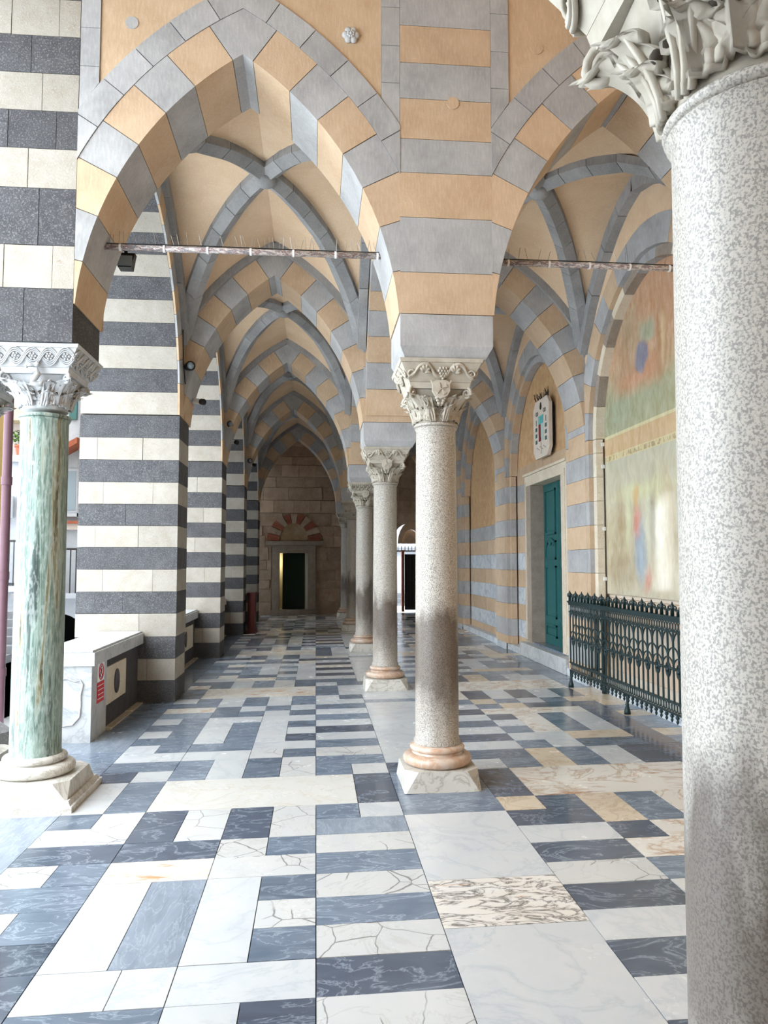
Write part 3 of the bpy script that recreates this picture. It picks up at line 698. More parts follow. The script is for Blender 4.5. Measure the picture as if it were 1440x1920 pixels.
ws = structure('wall_south'); box('upper_wall', (-2.78, -9.0, 5.7), (-2.35, YF - 0.004, 6.5), STW, ws); [box('upper_wall', (-2.78, y, 0), (-2.35, y + 3.2, 5.697), STW, ws) for y in (-6.5, -2.0)]; box('plain_wall', (-2.78, -9.3, 0), (3.95, -9.0, 6.5), LUN, ws)  # upper_wall pieces: unseen west walls added to hold light back from the near bay

# painted lunette behind a protective pane
def fresco():
    t = NT('faded_wall_painting', 0.75, 0.2); p = t.pos(); sp = t.n('ShaderNodeSeparateXYZ', i_0=p)
    wob = t.n('ShaderNodeTexNoise', i_Vector=p, i_Scale=3.0, i_Detail=5.0)
    wv = t.n('ShaderNodeVectorMath', operation='SCALE', i_0=t.n('ShaderNodeVectorMath', operation='SUBTRACT', i_0=wob.outputs[1], i_1=(0.5, 0.5, 0.5)).outputs[0], i_Scale=0.28)
    q = t.n('ShaderNodeVectorMath', operation='ADD', i_0=p, i_1=wv).outputs[0]
    sq = t.n('ShaderNodeSeparateXYZ', i_0=q); y, z = sq.outputs[1], sq.outputs[2]
    def ell(c, cy, cz, ry, rz, color, soft=0.25, amt=1.0, yy=None, zz=None):
        a = t.ma('DIVIDE', t.ma('SUBTRACT', yy or y, cy), ry); b = t.ma('DIVIDE', t.ma('SUBTRACT', zz or z, cz), rz)
        d = t.ma('SQRT', t.ma('ADD', t.ma('MULTIPLY', a, a), t.ma('MULTIPLY', b, b)))
        f = t.ma('MULTIPLY', t.ramp(d, [(0.5 * (1 - soft), 1.0), (0.5 * (1 + soft), 0.0)]) if False else t.ramp(t.ma('MULTIPLY', d, 0.5), [(0.5 * (1 - soft), 1.0), (0.5 * (1 + soft), 0.0)]), amt)
        return t.mix(f, c, lin(color))
    yr, zr = sp.outputs[1], sp.outputs[2]
    zn = t.ma('DIVIDE', z, 6.0)
    c = t.ramp(zn, [(0.20, lin((209, 198, 171))), (0.30, lin((187, 171, 136))), (0.40, lin((200, 190, 161))), (0.475, lin((192, 190, 167))), (0.52, lin((161, 161, 125))), (0.60, lin((179, 162, 121))), (0.66, lin((198, 148, 109))), (0.80, lin((190, 134, 96)))])
    c = ell(c, 8.9, 3.42, 0.55, 0.32, (129, 144, 115), 0.7, 0.8); c = ell(c, 7.9, 3.45, 0.5, 0.2, (142, 156, 125), 0.8, 0.7)
    c = ell(c, 8.25, 3.72, 0.62, 0.17, (198, 131, 92), 0.5, 0.9); c = ell(c, 8.5, 4.25, 0.3, 0.35, (137, 125, 92), 0.9, 0.6)
    c = ell(c, 8.02, 4.14, 0.17, 0.12, (150, 161, 134), 0.4, 0.9); c = ell(c, 8.16, 3.88, 0.15, 0.17, (92, 98, 137), 0.2, 0.95)
    c = ell(c, 7.72, 3.98, 0.12, 0.36, (171, 117, 73), 0.6, 0.8); c = ell(c, 7.62, 4.0, 0.05, 0.25, (218, 190, 140), 0.6, 0.7)
    for (cy, w_, h_, col_) in ((8.85, 0.1, 0.3, (169, 142, 100)), (8.1, 0.1, 0.42, (218, 218, 190)), (7.95, 0.1, 0.45, (161, 150, 125)), (7.8, 0.08, 0.5, (218, 213, 171)), (7.62, 0.12, 0.5, (202, 181, 140)), (8.62, 0.06, 0.3, (218, 218, 175))):
        c = ell(c, cy, 2.1, w_, h_, col_, 0.5, 0.85)
    c = ell(c, 8.25, 2.42, 0.55, 0.1, (218, 217, 167), 0.6, 0.8)
    c = ell(c, 8.85, 1.5, 0.4, 0.2, (161, 137, 100), 0.6, 0.7); c = ell(c, 7.75, 1.5, 0.25, 0.25, (209, 190, 150), 0.6, 0.7)
    c = ell(c, 8.3, 1.75, 0.13, 0.34, (148, 169, 190), 0.45, 0.9); c = ell(c, 8.37, 2.06, 0.09, 0.17, (218, 131, 115), 0.5, 0.9)
    c = ell(c, 8.38, 2.34, 0.08, 0.13, (218, 175, 106), 0.5, 0.9); c = ell(c, 8.12, 1.42, 0.1, 0.14, (218, 142, 125), 0.6, 0.85)
    def bar(c, z0, z1, color, amt=1.0):
        f = t.ma('MULTIPLY', t.ma('GREATER_THAN', zr, z0), t.ma('LESS_THAN', zr, z1)); return t.mix(t.ma('MULTIPLY', f, amt), c, lin(color))
    c = bar(c, 2.90, 3.13, (209, 171, 123)); c = bar(c, 3.125, 3.16, (218, 209, 161)); c = bar(c, 2.84, 2.92, (218, 202, 150))
    let = t.noise(t.map(p, (1, 34, 10)), 1.0, 2); f = t.ma('MULTIPLY', t.ma('MULTIPLY', t.ma('GREATER_THAN', zr, 2.85), t.ma('LESS_THAN', zr, 2.905)), t.ma('GREATER_THAN', let, 0.53))
    c = t.mix(f, c, lin((161, 137, 92)))
    st = t.noise(t.map(q, (1, 14, 5)), 1.0, 5, 0.65)
    c = t.mix(0.3, c, t.ramp(st, [(0.3, lin((140, 119, 88))), (0.7, lin((218, 218, 202)))]))
    t.col(c); return t.m
FRES = fresco()
AI = Arch(YB + 0.23, YF + P - 0.23, 1.66, 3.15)
t = [AI.tapex(AI.R) * q / 16 for q in range(17)]
poly = [(AI.x0, 1.22)] + [AI.pt(-1, AI.R, q) for q in t] + [AI.pt(1, AI.R, q) for q in reversed(t)][1:] + [(AI.x1, 1.22)]
fr = G().prism(poly, 'X', XW + 0.022, XW + 0.062).obj('wall_painting', FRES)
tag(fr, 'faded pointed wall painting with a blue and pink robed figure behind the iron railing', 'painting')
glm = NT('clear_pane', 0.05, 0.5)
tr = glm.n('ShaderNodeBsdfTransparent'); gl = glm.n('ShaderNodeBsdfGlossy'); gl.inputs['Roughness'].default_value = 0.08
fr_ = glm.n('ShaderNodeFresnel'); fr_.inputs[0].default_value = 1.45
mx = glm.n('ShaderNodeMixShader'); glm.put(mx.inputs[0], glm.ma('MULTIPLY', fr_.outputs[0], 0.1)); glm.put(mx.inputs[1], tr); glm.put(mx.inputs[2], gl)
glm.put(glm.t.nodes['Material Output'].inputs['Surface'], mx)
pane = empty('protective_pane', (XW - 0.02, 7.7, 1.3)); tag(pane, 'clear protective sheet held by white clips over the faded wall painting', 'glass pane')
G().box((0.004, -1.45, -0.08), (0.01, 1.62, 1.84)).obj('sheet', glm.m, pane)
for z in (0.1, 0.72, 1.5, 1.78):
    c = empty('clip', (0, 1.62, z)); c.parent = pane
    G().box((-0.006, -0.04, -0.022), (0.036, 0.04, 0.022)).obj('plate', WHITEP, c)
    for yy in (-0.016, 0.012): G().ball((-0.008, yy, 0), 0.007, 8, 5).obj('screw', BLACK, c)

# ---------------------------------------------------------------- teal door in the church wall
d1 = structure('door_1', (3.55, 11.66, 0.06))
def rel(o, a, b): return tuple(p - q for p, q in zip(a, o)), tuple(p - q for p, q in zip(b, o))
D0 = (3.55, 11.66, 0.06)
def dbox(name, a, b, m, par=d1):
    a, b = rel(D0, a, b); return G().box(a, b).obj(name, m, par)
dbox('frame_jamb', (3.54, 10.60, 0.30), (3.98, 10.87, 2.88), DSTONE); dbox('frame_jamb', (3.54, 12.45, 0.30), (3.98, 12.80, 2.88), DSTONE2)
dbox('lintel', (3.54, 10.60, 2.883), (3.98, 12.80, 3.05), DSTONE); dbox('moulding', (3.515, 10.58, 3.053), (3.7, 12.82, 3.09), DSTONE)
dbox('moulding', (3.525, 12.70, 0.32), (3.54, 12.74, 2.95), DSTONE); dbox('moulding', (3.525, 10.66, 0.32), (3.54, 10.70, 2.95), DSTONE)
dbox('threshold', (3.56, 10.87, 0.20), (3.98, 12.45, 0.30), MB); dbox('step', (3.44, 10.45, 0.055), (3.60, 12.86, 0.27), PMARB)
for (y0, y1) in ((10.88, 11.655), (11.665, 12.44)):
    lf = dbox('door_leaf', (3.76, y0, 0.302), (3.82, y1, 2.88), DOORG)
    for (z0, z1) in ((0.42, 0.62), (0.72, 1.55), (1.65, 1.95), (2.05, 2.78)):
        g = G(); a, b = y0 + 0.12, y1 - 0.12
        for (p0, p1) in (((3.735, a, z0), (3.762, a + 0.03, z1)), ((3.735, b - 0.03, z0), (3.762, b, z1)), ((3.735, a, z0), (3.762, b, z0 + 0.03)), ((3.735, a, z1 - 0.03), (3.762, b, z1)), ((3.748, a + 0.06, z0 + 0.06), (3.762, b - 0.06, z1 - 0.06))):
            p0, p1 = rel(D0, p0, p1); g.box(p0, p1)
        g.obj('raised_panel', DOORG, lf)
    g = G(); pts = [(3.74 - D0[0], (y0 + y1) / 2 - D0[1] + 0.2 * math.cos(q), 1.86 - D0[2] + 0.12 * math.sin(q)) for q in [PI * i / 10 for i in range(11)]]
    g.tube(pts, 0.02); g.ball((3.74 - D0[0], (y0 + y1) / 2 - D0[1], 1.92 - D0[2]), 0.05, 8, 6, (0.5, 1, 1)); g.obj('carved_scroll', DOORG, lf, smooth=True)
dbox('dark_room', (4.0, 10.8, 0.0), (4.05, 12.5, 3.1), ASPH)

# signboard over the door: octagonal panel with a painted coat of a portal, bird spikes on top
sg = empty('wall_plaque', (3.50, 11.66, 3.70)); tag(sg, 'cream clipped corner panel with a turquoise and red building drawing above the teal door', 'sign')
hw, hh, cc = 0.42, 0.46, 0.12
octo = lambda w, h, c: [(-w + c, -h), (w - c, -h), (w, -h + c), (w, h - c), (w - c, h), (-w + c, h), (-w, h - c), (-w, -h + c)]
SIGNB = flat('sign_board_cream', (226, 214, 200), 0.7, var=0.1)
G().prism(octo(hw, hh, cc), 'X', 0.0, 0.05).obj('panel', SIGNB, sg)
G().prism(octo(hw - 0.05, hh - 0.05, cc), 'X', 0.05, 0.10).obj('bracket_box', BLACK, sg)
def deco(name, shapes, c):
    g = G()
    for (y0, z0, y1, z1) in shapes: g.box((-0.006, y0, z0), (0.002, y1, z1))
    return g.obj(name, flat('print_' + name, c, 0.7), sg)
deco('turquoise_roof', [(-0.13, 0.07, 0.12, 0.2)], (96, 188, 190)); deco('red_wall', [(0.02, -0.2, 0.12, 0.07), (-0.02, -0.2, 0.02, -0.14)], (140, 50, 56)); deco('pale_wall', [(-0.13, -0.2, 0.0, 0.06)], (188, 206, 202))
deco('arrow_windows', [(-0.1 + 0.07 * i, 0.1, -0.085 + 0.07 * i, 0.17) for i in range(3)], (236, 240, 238))
for q in [(y + dy, z, y + dy + 0.018, z + 0.06) for y in (-0.3, 0.2) for z in (-0.22, -0.12, -0.02) for dy in (0, 0.035, 0.07)] + [(-0.27, 0.07, -0.25, 0.16), (0.235, 0.07, 0.255, 0.16)]: deco('tower_window', [q], (92, 124, 116))
g = G(); g.ball((-0.004, 0.0, 0.34), 0.05, 12, 6, (0.15, 1, 1)); g.ball((-0.004, 0.0, 0.385), 0.03, 10, 6, (0.15, 1.4, 0.8)); g.obj('dark_emblem', DARKIRON, sg, smooth=True)
g = G()
for y in (-0.2, 0.2):
    for q in (-0.03, 0.03): g.tube([(-0.004, y + q + 0.03 * math.cos(2 * PI * i / 10), 0.255 + 0.03 * math.sin(2 * PI * i / 10)) for i in range(10)], 0.005, 4, True)
for i in range(9): g.box((-0.005, -0.24 + i * 0.055, -0.33 + 0.02 * ((i * 7) % 3)), (0.002, -0.21 + i * 0.055, -0.322 + 0.02 * ((i * 7) % 3)))
g.box((-0.005, 0.0, -0.4), (0.002, 0.006, -0.22)); g.obj('drawn_scrolls', flat('print_ink', (96, 96, 84), 0.7), sg)
for i in range(34):
    y = R.uniform(-0.36, 0.36); a = R.uniform(-0.5, 0.5)
    G().tube([(0.04, y, hh - 0.02), (0.02 + R.uniform(-0.05, 0.05), y + 0.1 * math.sin(a), hh + R.uniform(0.07, 0.14))], 0.004, 4).obj('bird_spike', DARKIRON, sg)

# ---------------------------------------------------------------- end wall, old doorway and gate
we = structure('wall_end')
def in_door(x, z): return (-1.37 < x < 0.01 and z < 2.2) or (-1.55 < x < 0.25 and 2.1 < z < 2.3) or (math.hypot(x + 0.68, z - 2.28) < 0.86 and z > 2.2)
def in_gate(x, z): return 2.45 < x < 3.42 and z < 2.45 or math.hypot(x - 2.95, z - 2.42) < 0.52
z = -0.03; row = 0
while z < 5.7:
    h = R.uniform(0.26, 0.42); x = -2.3 - R.uniform(0, 0.4)
    while x < 3.7:
        w = R.uniform(0.32, 0.8); x1 = min(x + w, 3.75)
        parts = [(x, x1)]
        if z < 2.2: parts = [q for p in parts for q in ((p[0], min(p[1], -1.37)), (max(p[0], 0.01), p[1])) if q[1] - q[0] > 0.05]
        if z < 2.9: parts = [q for p in parts for q in ((p[0], min(p[1], 2.45)), (max(p[0], 3.42), p[1])) if q[1] - q[0] > 0.05]
        for a, b in parts:
            if not in_door((a + b) / 2, z + h / 2): box('stone_block', (a + 0.008, YEND + R.uniform(-0.05, -0.01), z + 0.008), (b - 0.008, YEND + 0.25, z + h - 0.008), BROWN, we)
        x = x1
    z += h; row += 1
box('backing', (-2.8, YEND + 0.02, -0.1), (-1.35, YEND + 0.35, 6.4), BROWN, we); box('backing', (0.0, YEND + 0.02, -0.1), (2.46, YEND + 0.35, 6.4), BROWN, we)
box('backing', (-1.35, YEND + 0.02, 2.1), (0.0, YEND + 0.35, 6.4), BROWN, we); box('backing', (3.41, YEND + 0.02, -0.1), (3.95, YEND + 0.35, 6.4), BROWN, we)
arc = [(2.95 + 0.49 * math.cos(PI * i / 12), 2.35 + 0.49 * math.sin(PI * i / 12)) for i in range(13)]
G().prism([(3.44, 6.4), (2.46, 6.4)] + arc[::-1][0:] , 'Y', YEND + 0.0, YEND + 0.35).obj('backing', BROWN, we)
cxa, cza = -0.68, 2.28
for i in range(11):
    a0, a1 = PI * i / 11 + 0.015, PI * (i + 1) / 11 - 0.015
    p = [(cxa + 0.45 * math.cos(a0 + (a1 - a0) * q / 2), cza + 0.55 * math.sin(a0 + (a1 - a0) * q / 2)) for q in range(3)] + [(cxa + 0.84 * math.cos(a1 + (a0 - a1) * q / 2), cza + 0.84 * math.sin(a1 + (a0 - a1) * q / 2)) for q in range(3)]
    G().prism(p, 'Y', YEND - 0.06, YEND + 0.2).obj('voussoir', REDB if i % 2 == 0 else BROWN, we)
p = [(cxa + 0.44 * math.cos(PI * i / 14), cza + 0.02 + 0.54 * math.sin(PI * i / 14)) for i in range(15)]
G().prism(p, 'Y', YEND - 0.02, YEND + 0.2).obj('lunette_plaster', rough_stone('ochre_lunette', (150, 124, 88), (182, 164, 138), (100, 76, 54), (190, 176, 150), 0.0, 0.6), we)
d2 = structure('door_2', (-0.68, YEND, 0))
E0 = (-0.68, YEND, 0)
def ebox(name, a, b, m, par=d2):
    a, b = rel(E0, a, b); return G().box(a, b).obj(name, m, par)
ebox('frame_jamb', (-1.35, YEND - 0.1, 0.0), (-1.13, YEND + 0.3, 1.9), DSTONE2); ebox('frame_jamb', (-0.24, YEND - 0.1, 0.0), (0.0, YEND + 0.3, 1.9), DSTONE2)
ebox('lintel', (-1.35, YEND - 0.1, 1.9), (0.0, YEND + 0.3, 2.14), DSTONE2); ebox('cornice', (-1.55, YEND - 0.16, 2.145), (0.25, YEND + 0.1, 2.27), DSTONE2)
ebox('threshold', (-1.4, YEND - 0.16, -0.03), (0.05, YEND + 0.3, 0.14), DSTONE2)
ebox('door_leaf', (-1.04, YEND + 0.3, 0.13), (-0.34, YEND + 0.36, 2.0), DOORD); ebox('door_leaf', (-0.32, YEND + 0.28, 0.15), (-0.2, YEND + 0.34, 2.0), WHITEP)
ebox('inner_wall', (-1.5, YEND + 0.9, 0.1), (0.3, YEND + 1.0, 2.6), BCREAM); ebox('inner_floor', (-1.5, YEND + 0.35, 0.08), (0.3, YEND + 1.0, 0.13), DSTONE2)
ebox('inner_wall', (-1.6, YEND + 0.35, 0.1), (-1.5, YEND + 1.0, 2.6), BCREAM); ebox('inner_wall', (0.3, YEND + 0.35, 0.1), (0.4, YEND + 1.0, 2.6), BCREAM); ebox('inner_ceiling', (-1.6, YEND + 0.35, 2.6), (0.4, YEND + 1.0, 2.7), BCREAM)
lp = bpy.data.lights.new('inner_room_lamp', 'POINT'); lp.energy = 2.5; lp.color = (0.98, 1.0, 0.75); lp.shadow_soft_size = 0.1
lo_ = bpy.data.objects.new('inner_room_lamp', lp); COL.objects.link(lo_); lo_.location = (-1.3, YEND + 0.6, 1.6)
# far gate
gt = empty('iron_gate', (2.95, YEND + 0.2, 0.1)); tag(gt, 'dark iron gate leaf standing open in the far arched opening of the end wall', 'gate')
for i in range(7): G().box((-0.12 + i * 0.085, -0.012, 0.0), (-0.10 + i * 0.085, 0.012, 1.75)).obj('bar', DARKIRON, gt)
for z in (0.02, 0.9, 1.72): G().box((-0.13, -0.018, z), (0.42, 0.018, z + 0.05)).obj('rail', DARKIRON, gt)
G().box((-0.13, 0.015, 0.0), (0.5, 0.02, 1.75)).obj('darkness_sheet', BLACK, gt)  # black sheet added to paint in the darkness behind the bars
ov = empty('iron_grille', (2.95, YEND + 0.2, 1.95)); tag(ov, 'spiked iron bar crossing the far arched opening above the gate', 'grille')
G().box((-0.48, -0.015, 0), (0.45, 0.015, 0.04)).obj('rail', DARKIRON, ov)
for i in range(9): G().box((-0.46 + i * 0.11, -0.01, 0.0), (-0.44 + i * 0.11, 0.01, 0.17)).obj('spike', DARKIRON, ov)
gp = box('brick_jamb', (2.72, YEND + 0.1, 0.05), (2.8, YEND + 0.3, 2.0), REDB, we)
A_ = [(3.0 + 0.42 * math.cos(PI * i / 10), 2.2 + 0.7 * math.sin(PI * i / 10)) for i in range(11)]; B_ = [(3.0 + 0.28 * math.cos(PI * i / 10), 2.2 + 0.45 * math.sin(PI * i / 10)) for i in range(11)]
G().prism(A_ + B_[::-1], 'Y', YEND - 0.03, YEND + 0.02).obj('ochre_arch', ORANGE, we)
G().prism(B_, 'Y', YEND + 0.1, YEND + 0.14).obj('lunette_plaster', BROWN, we)

# ---------------------------------------------------------------- columns
def bell_r(a, v):                           # round at the neck, square at the top; v 0..1
    sq = 1 / max(abs(math.cos(a)), abs(math.sin(a)))
    r0 = 0.150; r1 = 0.205 * (1 + (sq - 1) * 0.75)
    e = v ** 1.7
    return r0 + (r1 - r0) * e
def bell_mesh(m):
    n = 40; mm = 9; v = []; f = []
    for i in range(mm):
        t = i / (mm - 1)
        for k in range(n): a = 2 * PI * k / n; r = bell_r(a, t) - 0.008; v.append(((r + 0.008 * (i == 0)) * math.cos(a), (r + 0.008 * (i == 0)) * math.sin(a), (0.02 if i else 0.0) + 0.22 * t))
    f.append(tuple(reversed(range(n))))
    for i in range(mm - 1):
        for k in range(n): k2 = (k + 1) % n; f.append((i * n + k, i * n + k2, (i + 1) * n + k2, (i + 1) * n + k))
    return me_of('capital', v, f, m, True)
def leaf_mesh(phi, h, w, z0, curl, m, lobes=4):
    nu, nv = 10, 20; v = []; f = []
    for side in (0, 1):
        for j in range(nv + 1):
            t = j / nv; z = z0 + h * (t if t < 0.86 else 0.86 + (t - 0.86) * 0.25 - (t - 0.86) ** 2 * 2.6)
            saw = (t * lobes) % 1.0
            prof = (0.55 + 0.75 * math.sin(PI * min(1, 0.18 + t * 0.74))) * (1 - 0.5 * saw ** 1.5) * (1.0 if t < 0.8 else max(0.1, 1 - (t - 0.8) * 4.2))
            for i in range(nu + 1):
                u = -1 + 2 * i / nu; x = u * w * prof
                a = phi + x / 0.19
                vv = min(1, max(0, (z - 0.02) / 0.22))
                off = 0.012 + curl * t ** 3.2 + 0.012 * (1 - abs(u)) + 0.009 * math.cos(u * 4 * PI) - (0.014 * abs(u) if t > 0.1 else 0)
                off -= 0.013 * side
                r = bell_r(a, vv) + off
                zz = z - 0.018 * abs(u) * t
                v.append((r * math.cos(a), r * math.sin(a), zz))
    N = (nu + 1) * (nv + 1)
    for j in range(nv):
        for i in range(nu):
            q = j * (nu + 1) + i
            f.append((q, q + 1, q + nu + 2, q + nu + 1)); f.append((N + q, N + q + nu + 1, N + q + nu + 2, N + q + 1))
    rim = [i for i in range(nu + 1)] + [j * (nu + 1) + nu for j in range(1, nv + 1)] + [nv * (nu + 1) + i for i in range(nu - 1, -1, -1)] + [j * (nu + 1) for j in range(nv - 1, 0, -1)]
    for a, b in zip(rim, rim[1:] + rim[:1]): f.append((b, a, N + a, N + b))
    return me_of('acanthus_leaf', v, f, m, True)
def spiral(phi, m):
    g = G(); r0 = bell_r(phi, 1.0); pts = []; rr = []
    d = Vector((math.cos(phi), math.sin(phi), 0))
    for i in range(26):
        t = i / 25; a = -PI / 2 - 0.4 + t * 4.2 * PI * 0.9; r = 0.042 * (1 - 0.82 * t)
        pts.append(d * (r0 + 0.01 + r * math.cos(-a)) + Vector((0, 0, 0.212 + r * math.sin(-a)))); rr.append(0.013 * (1 - 0.5 * t))
    stem = [d * (bell_r(phi, 0.35 + 0.09 * q) + 0.012) + Vector((0, 0, 0.02 + 0.22 * (0.35 + 0.09 * q))) for q in range(5)]
    g.tube(pts, rr, 6); g.tube(stem, 0.012, 6)
    return g.mesh('volute', m, True)
def impost_half(z): return 0.225 + (0.300 - 0.225) * max(0, (z - 0.28)) / 0.16
def on_face(x, z, out):                     # point on the south (-Y) face of the impost
    return (x, -(impost_half(z) + out), z)
def rot4(g, keep=(0, 1, 2, 3)):
    o = G()
    for k in keep:
        c, s = math.cos(k * PI / 2), math.sin(k * PI / 2)
        o.add([(p.x * c - p.y * s, p.x * s + p.y * c, p.z) for p in g.v], g.f)
    return o
def small_leaf(g, x, z, s, a):
    for q in range(5):
        b = a + (q - 2) * 0.62; l = s * (1 - 0.13 * abs(q - 2))
        g.tube([on_face(x, z, 0.004), on_face(x + l * 0.55 * math.cos(b), z + l * 0.55 * math.sin(b), 0.012), on_face(x + l * math.cos(b), z + l * math.sin(b), 0.004)], [s * 0.16, s * 0.2, s * 0.05], 5)
def vine(kind, m):
    g = G()
    if kind == 'vine':
        for off in (-0.009, 0, 0.009):
            g.tube([on_face(-0.24 + 0.48 * i / 40, 0.357 + off + 0.042 * math.copysign(abs(math.sin(i / 40 * 4 * PI - PI / 2)) ** 0.7, math.sin(i / 40 * 4 * PI - PI / 2)), 0.007 if off else 0.011) for i in range(41)], 0.0068, 5)
        g.tube([on_face(-0.215 + 0.032 * (1 - q / 15) * math.cos(q * 0.62), 0.335 + 0.032 * (1 - q / 15) * math.sin(q * 0.62), 0.006) for q in range(13)], 0.007, 5)
        g.tube([on_face(0.225 - 0.032 * (1 - q / 15) * math.cos(q * 0.62), 0.335 + 0.032 * (1 - q / 15) * math.sin(q * 0.62), 0.006) for q in range(13)], 0.007, 5)
        small_leaf(g, -0.12, 0.35, 0.07, 1.2); small_leaf(g, 0.10, 0.35, 0.07, 1.2)
    elif kind == 'interlace':
        for ph in (0, PI):
            for off in (-0.013, 0, 0.013):
                g.tube([on_face(-0.27 + 0.54 * i / 54, 0.355 + 0.046 * math.sin(i / 54 * 5 * PI + ph) + off, 0.006 + 0.004 * math.cos(i / 54 * 5 * PI + ph)) for i in range(55)], 0.0055, 4)
        for q in range(5):
            x = -0.216 + 0.108 * q
            for w in range(6): a = PI / 3 * w; g.ball(on_face(x + 0.019 * math.cos(a), 0.355 + 0.019 * math.sin(a), 0.006), 0.009, 6, 4)
            g.ball(on_face(x, 0.355, 0.012), 0.009, 6, 4)
    else:                                   # stepped key pattern
        for q in range(8):
            x = -0.245 + 0.07 * q; zz = 0.31
            g.tube([on_face(*p, 0.006) for p in ((x, zz), (x, zz + 0.08), (x + 0.045, zz + 0.08), (x + 0.045, zz + 0.03), (x + 0.022, zz + 0.03), (x + 0.022, zz + 0.055))], 0.007, 4)
            g.tube([on_face(*p, 0.006) for p in ((x + 0.022, zz - 0.005), (x + 0.058, zz - 0.005), (x + 0.058, zz + 0.04))], 0.006, 4)
    return rot4(g).mesh('vine_scroll' if kind == 'vine' else ('interlaced_band' if kind == 'interlace' else 'key_pattern'), m, True)
def grapes(m):
    g = G(); rr = random.Random(3)
    for i, w in enumerate((3, 4, 3, 2, 1)):
        for q in range(w): g.ball(on_face(0.015 + (q - (w - 1) / 2) * 0.021, 0.375 - i * 0.017, 0.008 + rr.uniform(0, 0.006)), 0.0115, 7, 5)
    return rot4(g).mesh('grape_cluster', m, True)
def shield(m):
    g = G()
    pts = [(-0.062, 0.275), (-0.035, 0.292), (0.035, 0.292), (0.062, 0.275), (0.064, 0.215), (0.045, 0.18), (0, 0.16), (-0.045, 0.18), (-0.064, 0.215)]
    g.prism(pts, 'Y', -0.268, -0.235)
    for k in range(4):
        a = k * PI / 2 + PI / 5.2; c, s = math.cos(a), math.sin(a)
        q = [(0.006, 0), (0.045, -0.014), (0.045, 0.014)]
        g.prism([(x * c - z * s, 0.228 + x * s + z * c) for x, z in q], 'Y', -0.276, -0.26)
    for s in (-1, 1):
        g.tube([(s * 0.075, -0.262, 0.29), (s * 0.02, -0.252, 0.19), (s * 0.01, -0.2, 0.12)], 0.007, 5)
        for q in range(5): g.ball((s * (0.045 - 0.008 * q), -0.256 + 0.008 * q, 0.205 - 0.018 * q), 0.012, 6, 5)
    return g.mesh('carved_shield', m, True, 40)
def serpent(m):
    g = G()
    pts = [(0.03, -0.26, 0.29), (-0.03, -0.27, 0.285), (-0.045, -0.275, 0.255), (0.0, -0.275, 0.24), (0.03, -0.272, 0.255), (0.04, -0.27, 0.225), (0.01, -0.26, 0.19), (0.0, -0.255, 0.16), (0.05, -0.25, 0.15), (0.07, -0.25, 0.185)]
    g.tube(pts, [0.012, 0.014, 0.015, 0.016, 0.017, 0.02, 0.024, 0.024, 0.018, 0.006], 8); g.ball((0.03, -0.268, 0.292), 0.019, 8, 6)
    return g.mesh('carved_beast', m, True)
CAPS = {}
def capital_parts(style):
    if style in CAPS: return CAPS[style]
    m = CARW if style == 'interlace' else CARV
    body = bell_mesh(m)
    g = G(); g.taper((0, 0), (0.212, 0.212), (0.222, 0.222), 0.242, 0.285); slab = g.mesh('abacus', m)
    g = G(); g.taper((0, 0), (0.222, 0.222), (0.288, 0.288), 0.287, 0.415); g.taper((0, 0), (0.294, 0.294), (0.302, 0.302), 0.416, 0.442); imp = g.mesh('impost', m)
    subs = []
    for k in range(8): subs.append(leaf_mesh(PI / 8 + k * PI / 4, 0.125, 0.058, 0.022, 0.045, m, 3))
    for k in range(4): subs.append(leaf_mesh(k * PI / 2 - PI / 2 + 0.42, 0.19, 0.052, 0.03, 0.055, m)); subs.append(leaf_mesh(k * PI / 2 - PI / 2 - 0.42, 0.19, 0.052, 0.03, 0.055, m))
    for k in range(4): subs.append(leaf_mesh(k * PI / 2 + PI / 4, 0.205, 0.06, 0.03, 0.085, m, 5))
    vol = [spiral(k * PI / 2 + PI / 4, m) for k in range(4)]
    g = G()
    for k in range(8):
        for (da, t) in ((0.11, 0.42), (-0.11, 0.42), (0.2, 0.7)):
            a = k * PI / 4 + da; r = bell_r(a, t) + 0.004
            g.ball(((r + 0.012) * math.cos(a), (r + 0.012) * math.sin(a), 0.02 + 0.22 * t), 0.012, 7, 5)
    holes = g.mesh('drill_holes', HOLE, True)
    g = G()
    for k in range(4):
        for q in range(-4, 5):
            if abs(q) < 2: continue
            a0 = k * PI / 2 + q * 0.085; a1 = k * PI / 2 + q * 0.16
            g.tube([((bell_r(a0 + (a1 - a0) * w, w) + 0.016 + 0.02 * w * w) * math.cos(a0 + (a1 - a0) * w), (bell_r(a0 + (a1 - a0) * w, w) + 0.016 + 0.02 * w * w) * math.sin(a0 + (a1 - a0) * w), 0.012 + 0.2 * w) for w in (0, 0.2, 0.4, 0.6, 0.8)], [0.007, 0.0075, 0.0075, 0.007, 0.004], 5)
    vol.append(g.mesh('leaf_stalks', m, True))
    orn = [vine(style, m)] + ([grapes(m)] if style == 'vine' else [])
    front = {'vine': shield, 'interlace': serpent, 'key': shield}[style](m)
    CAPS[style] = (body, slab, imp, subs, vol, holes, orn, front); return CAPS[style]
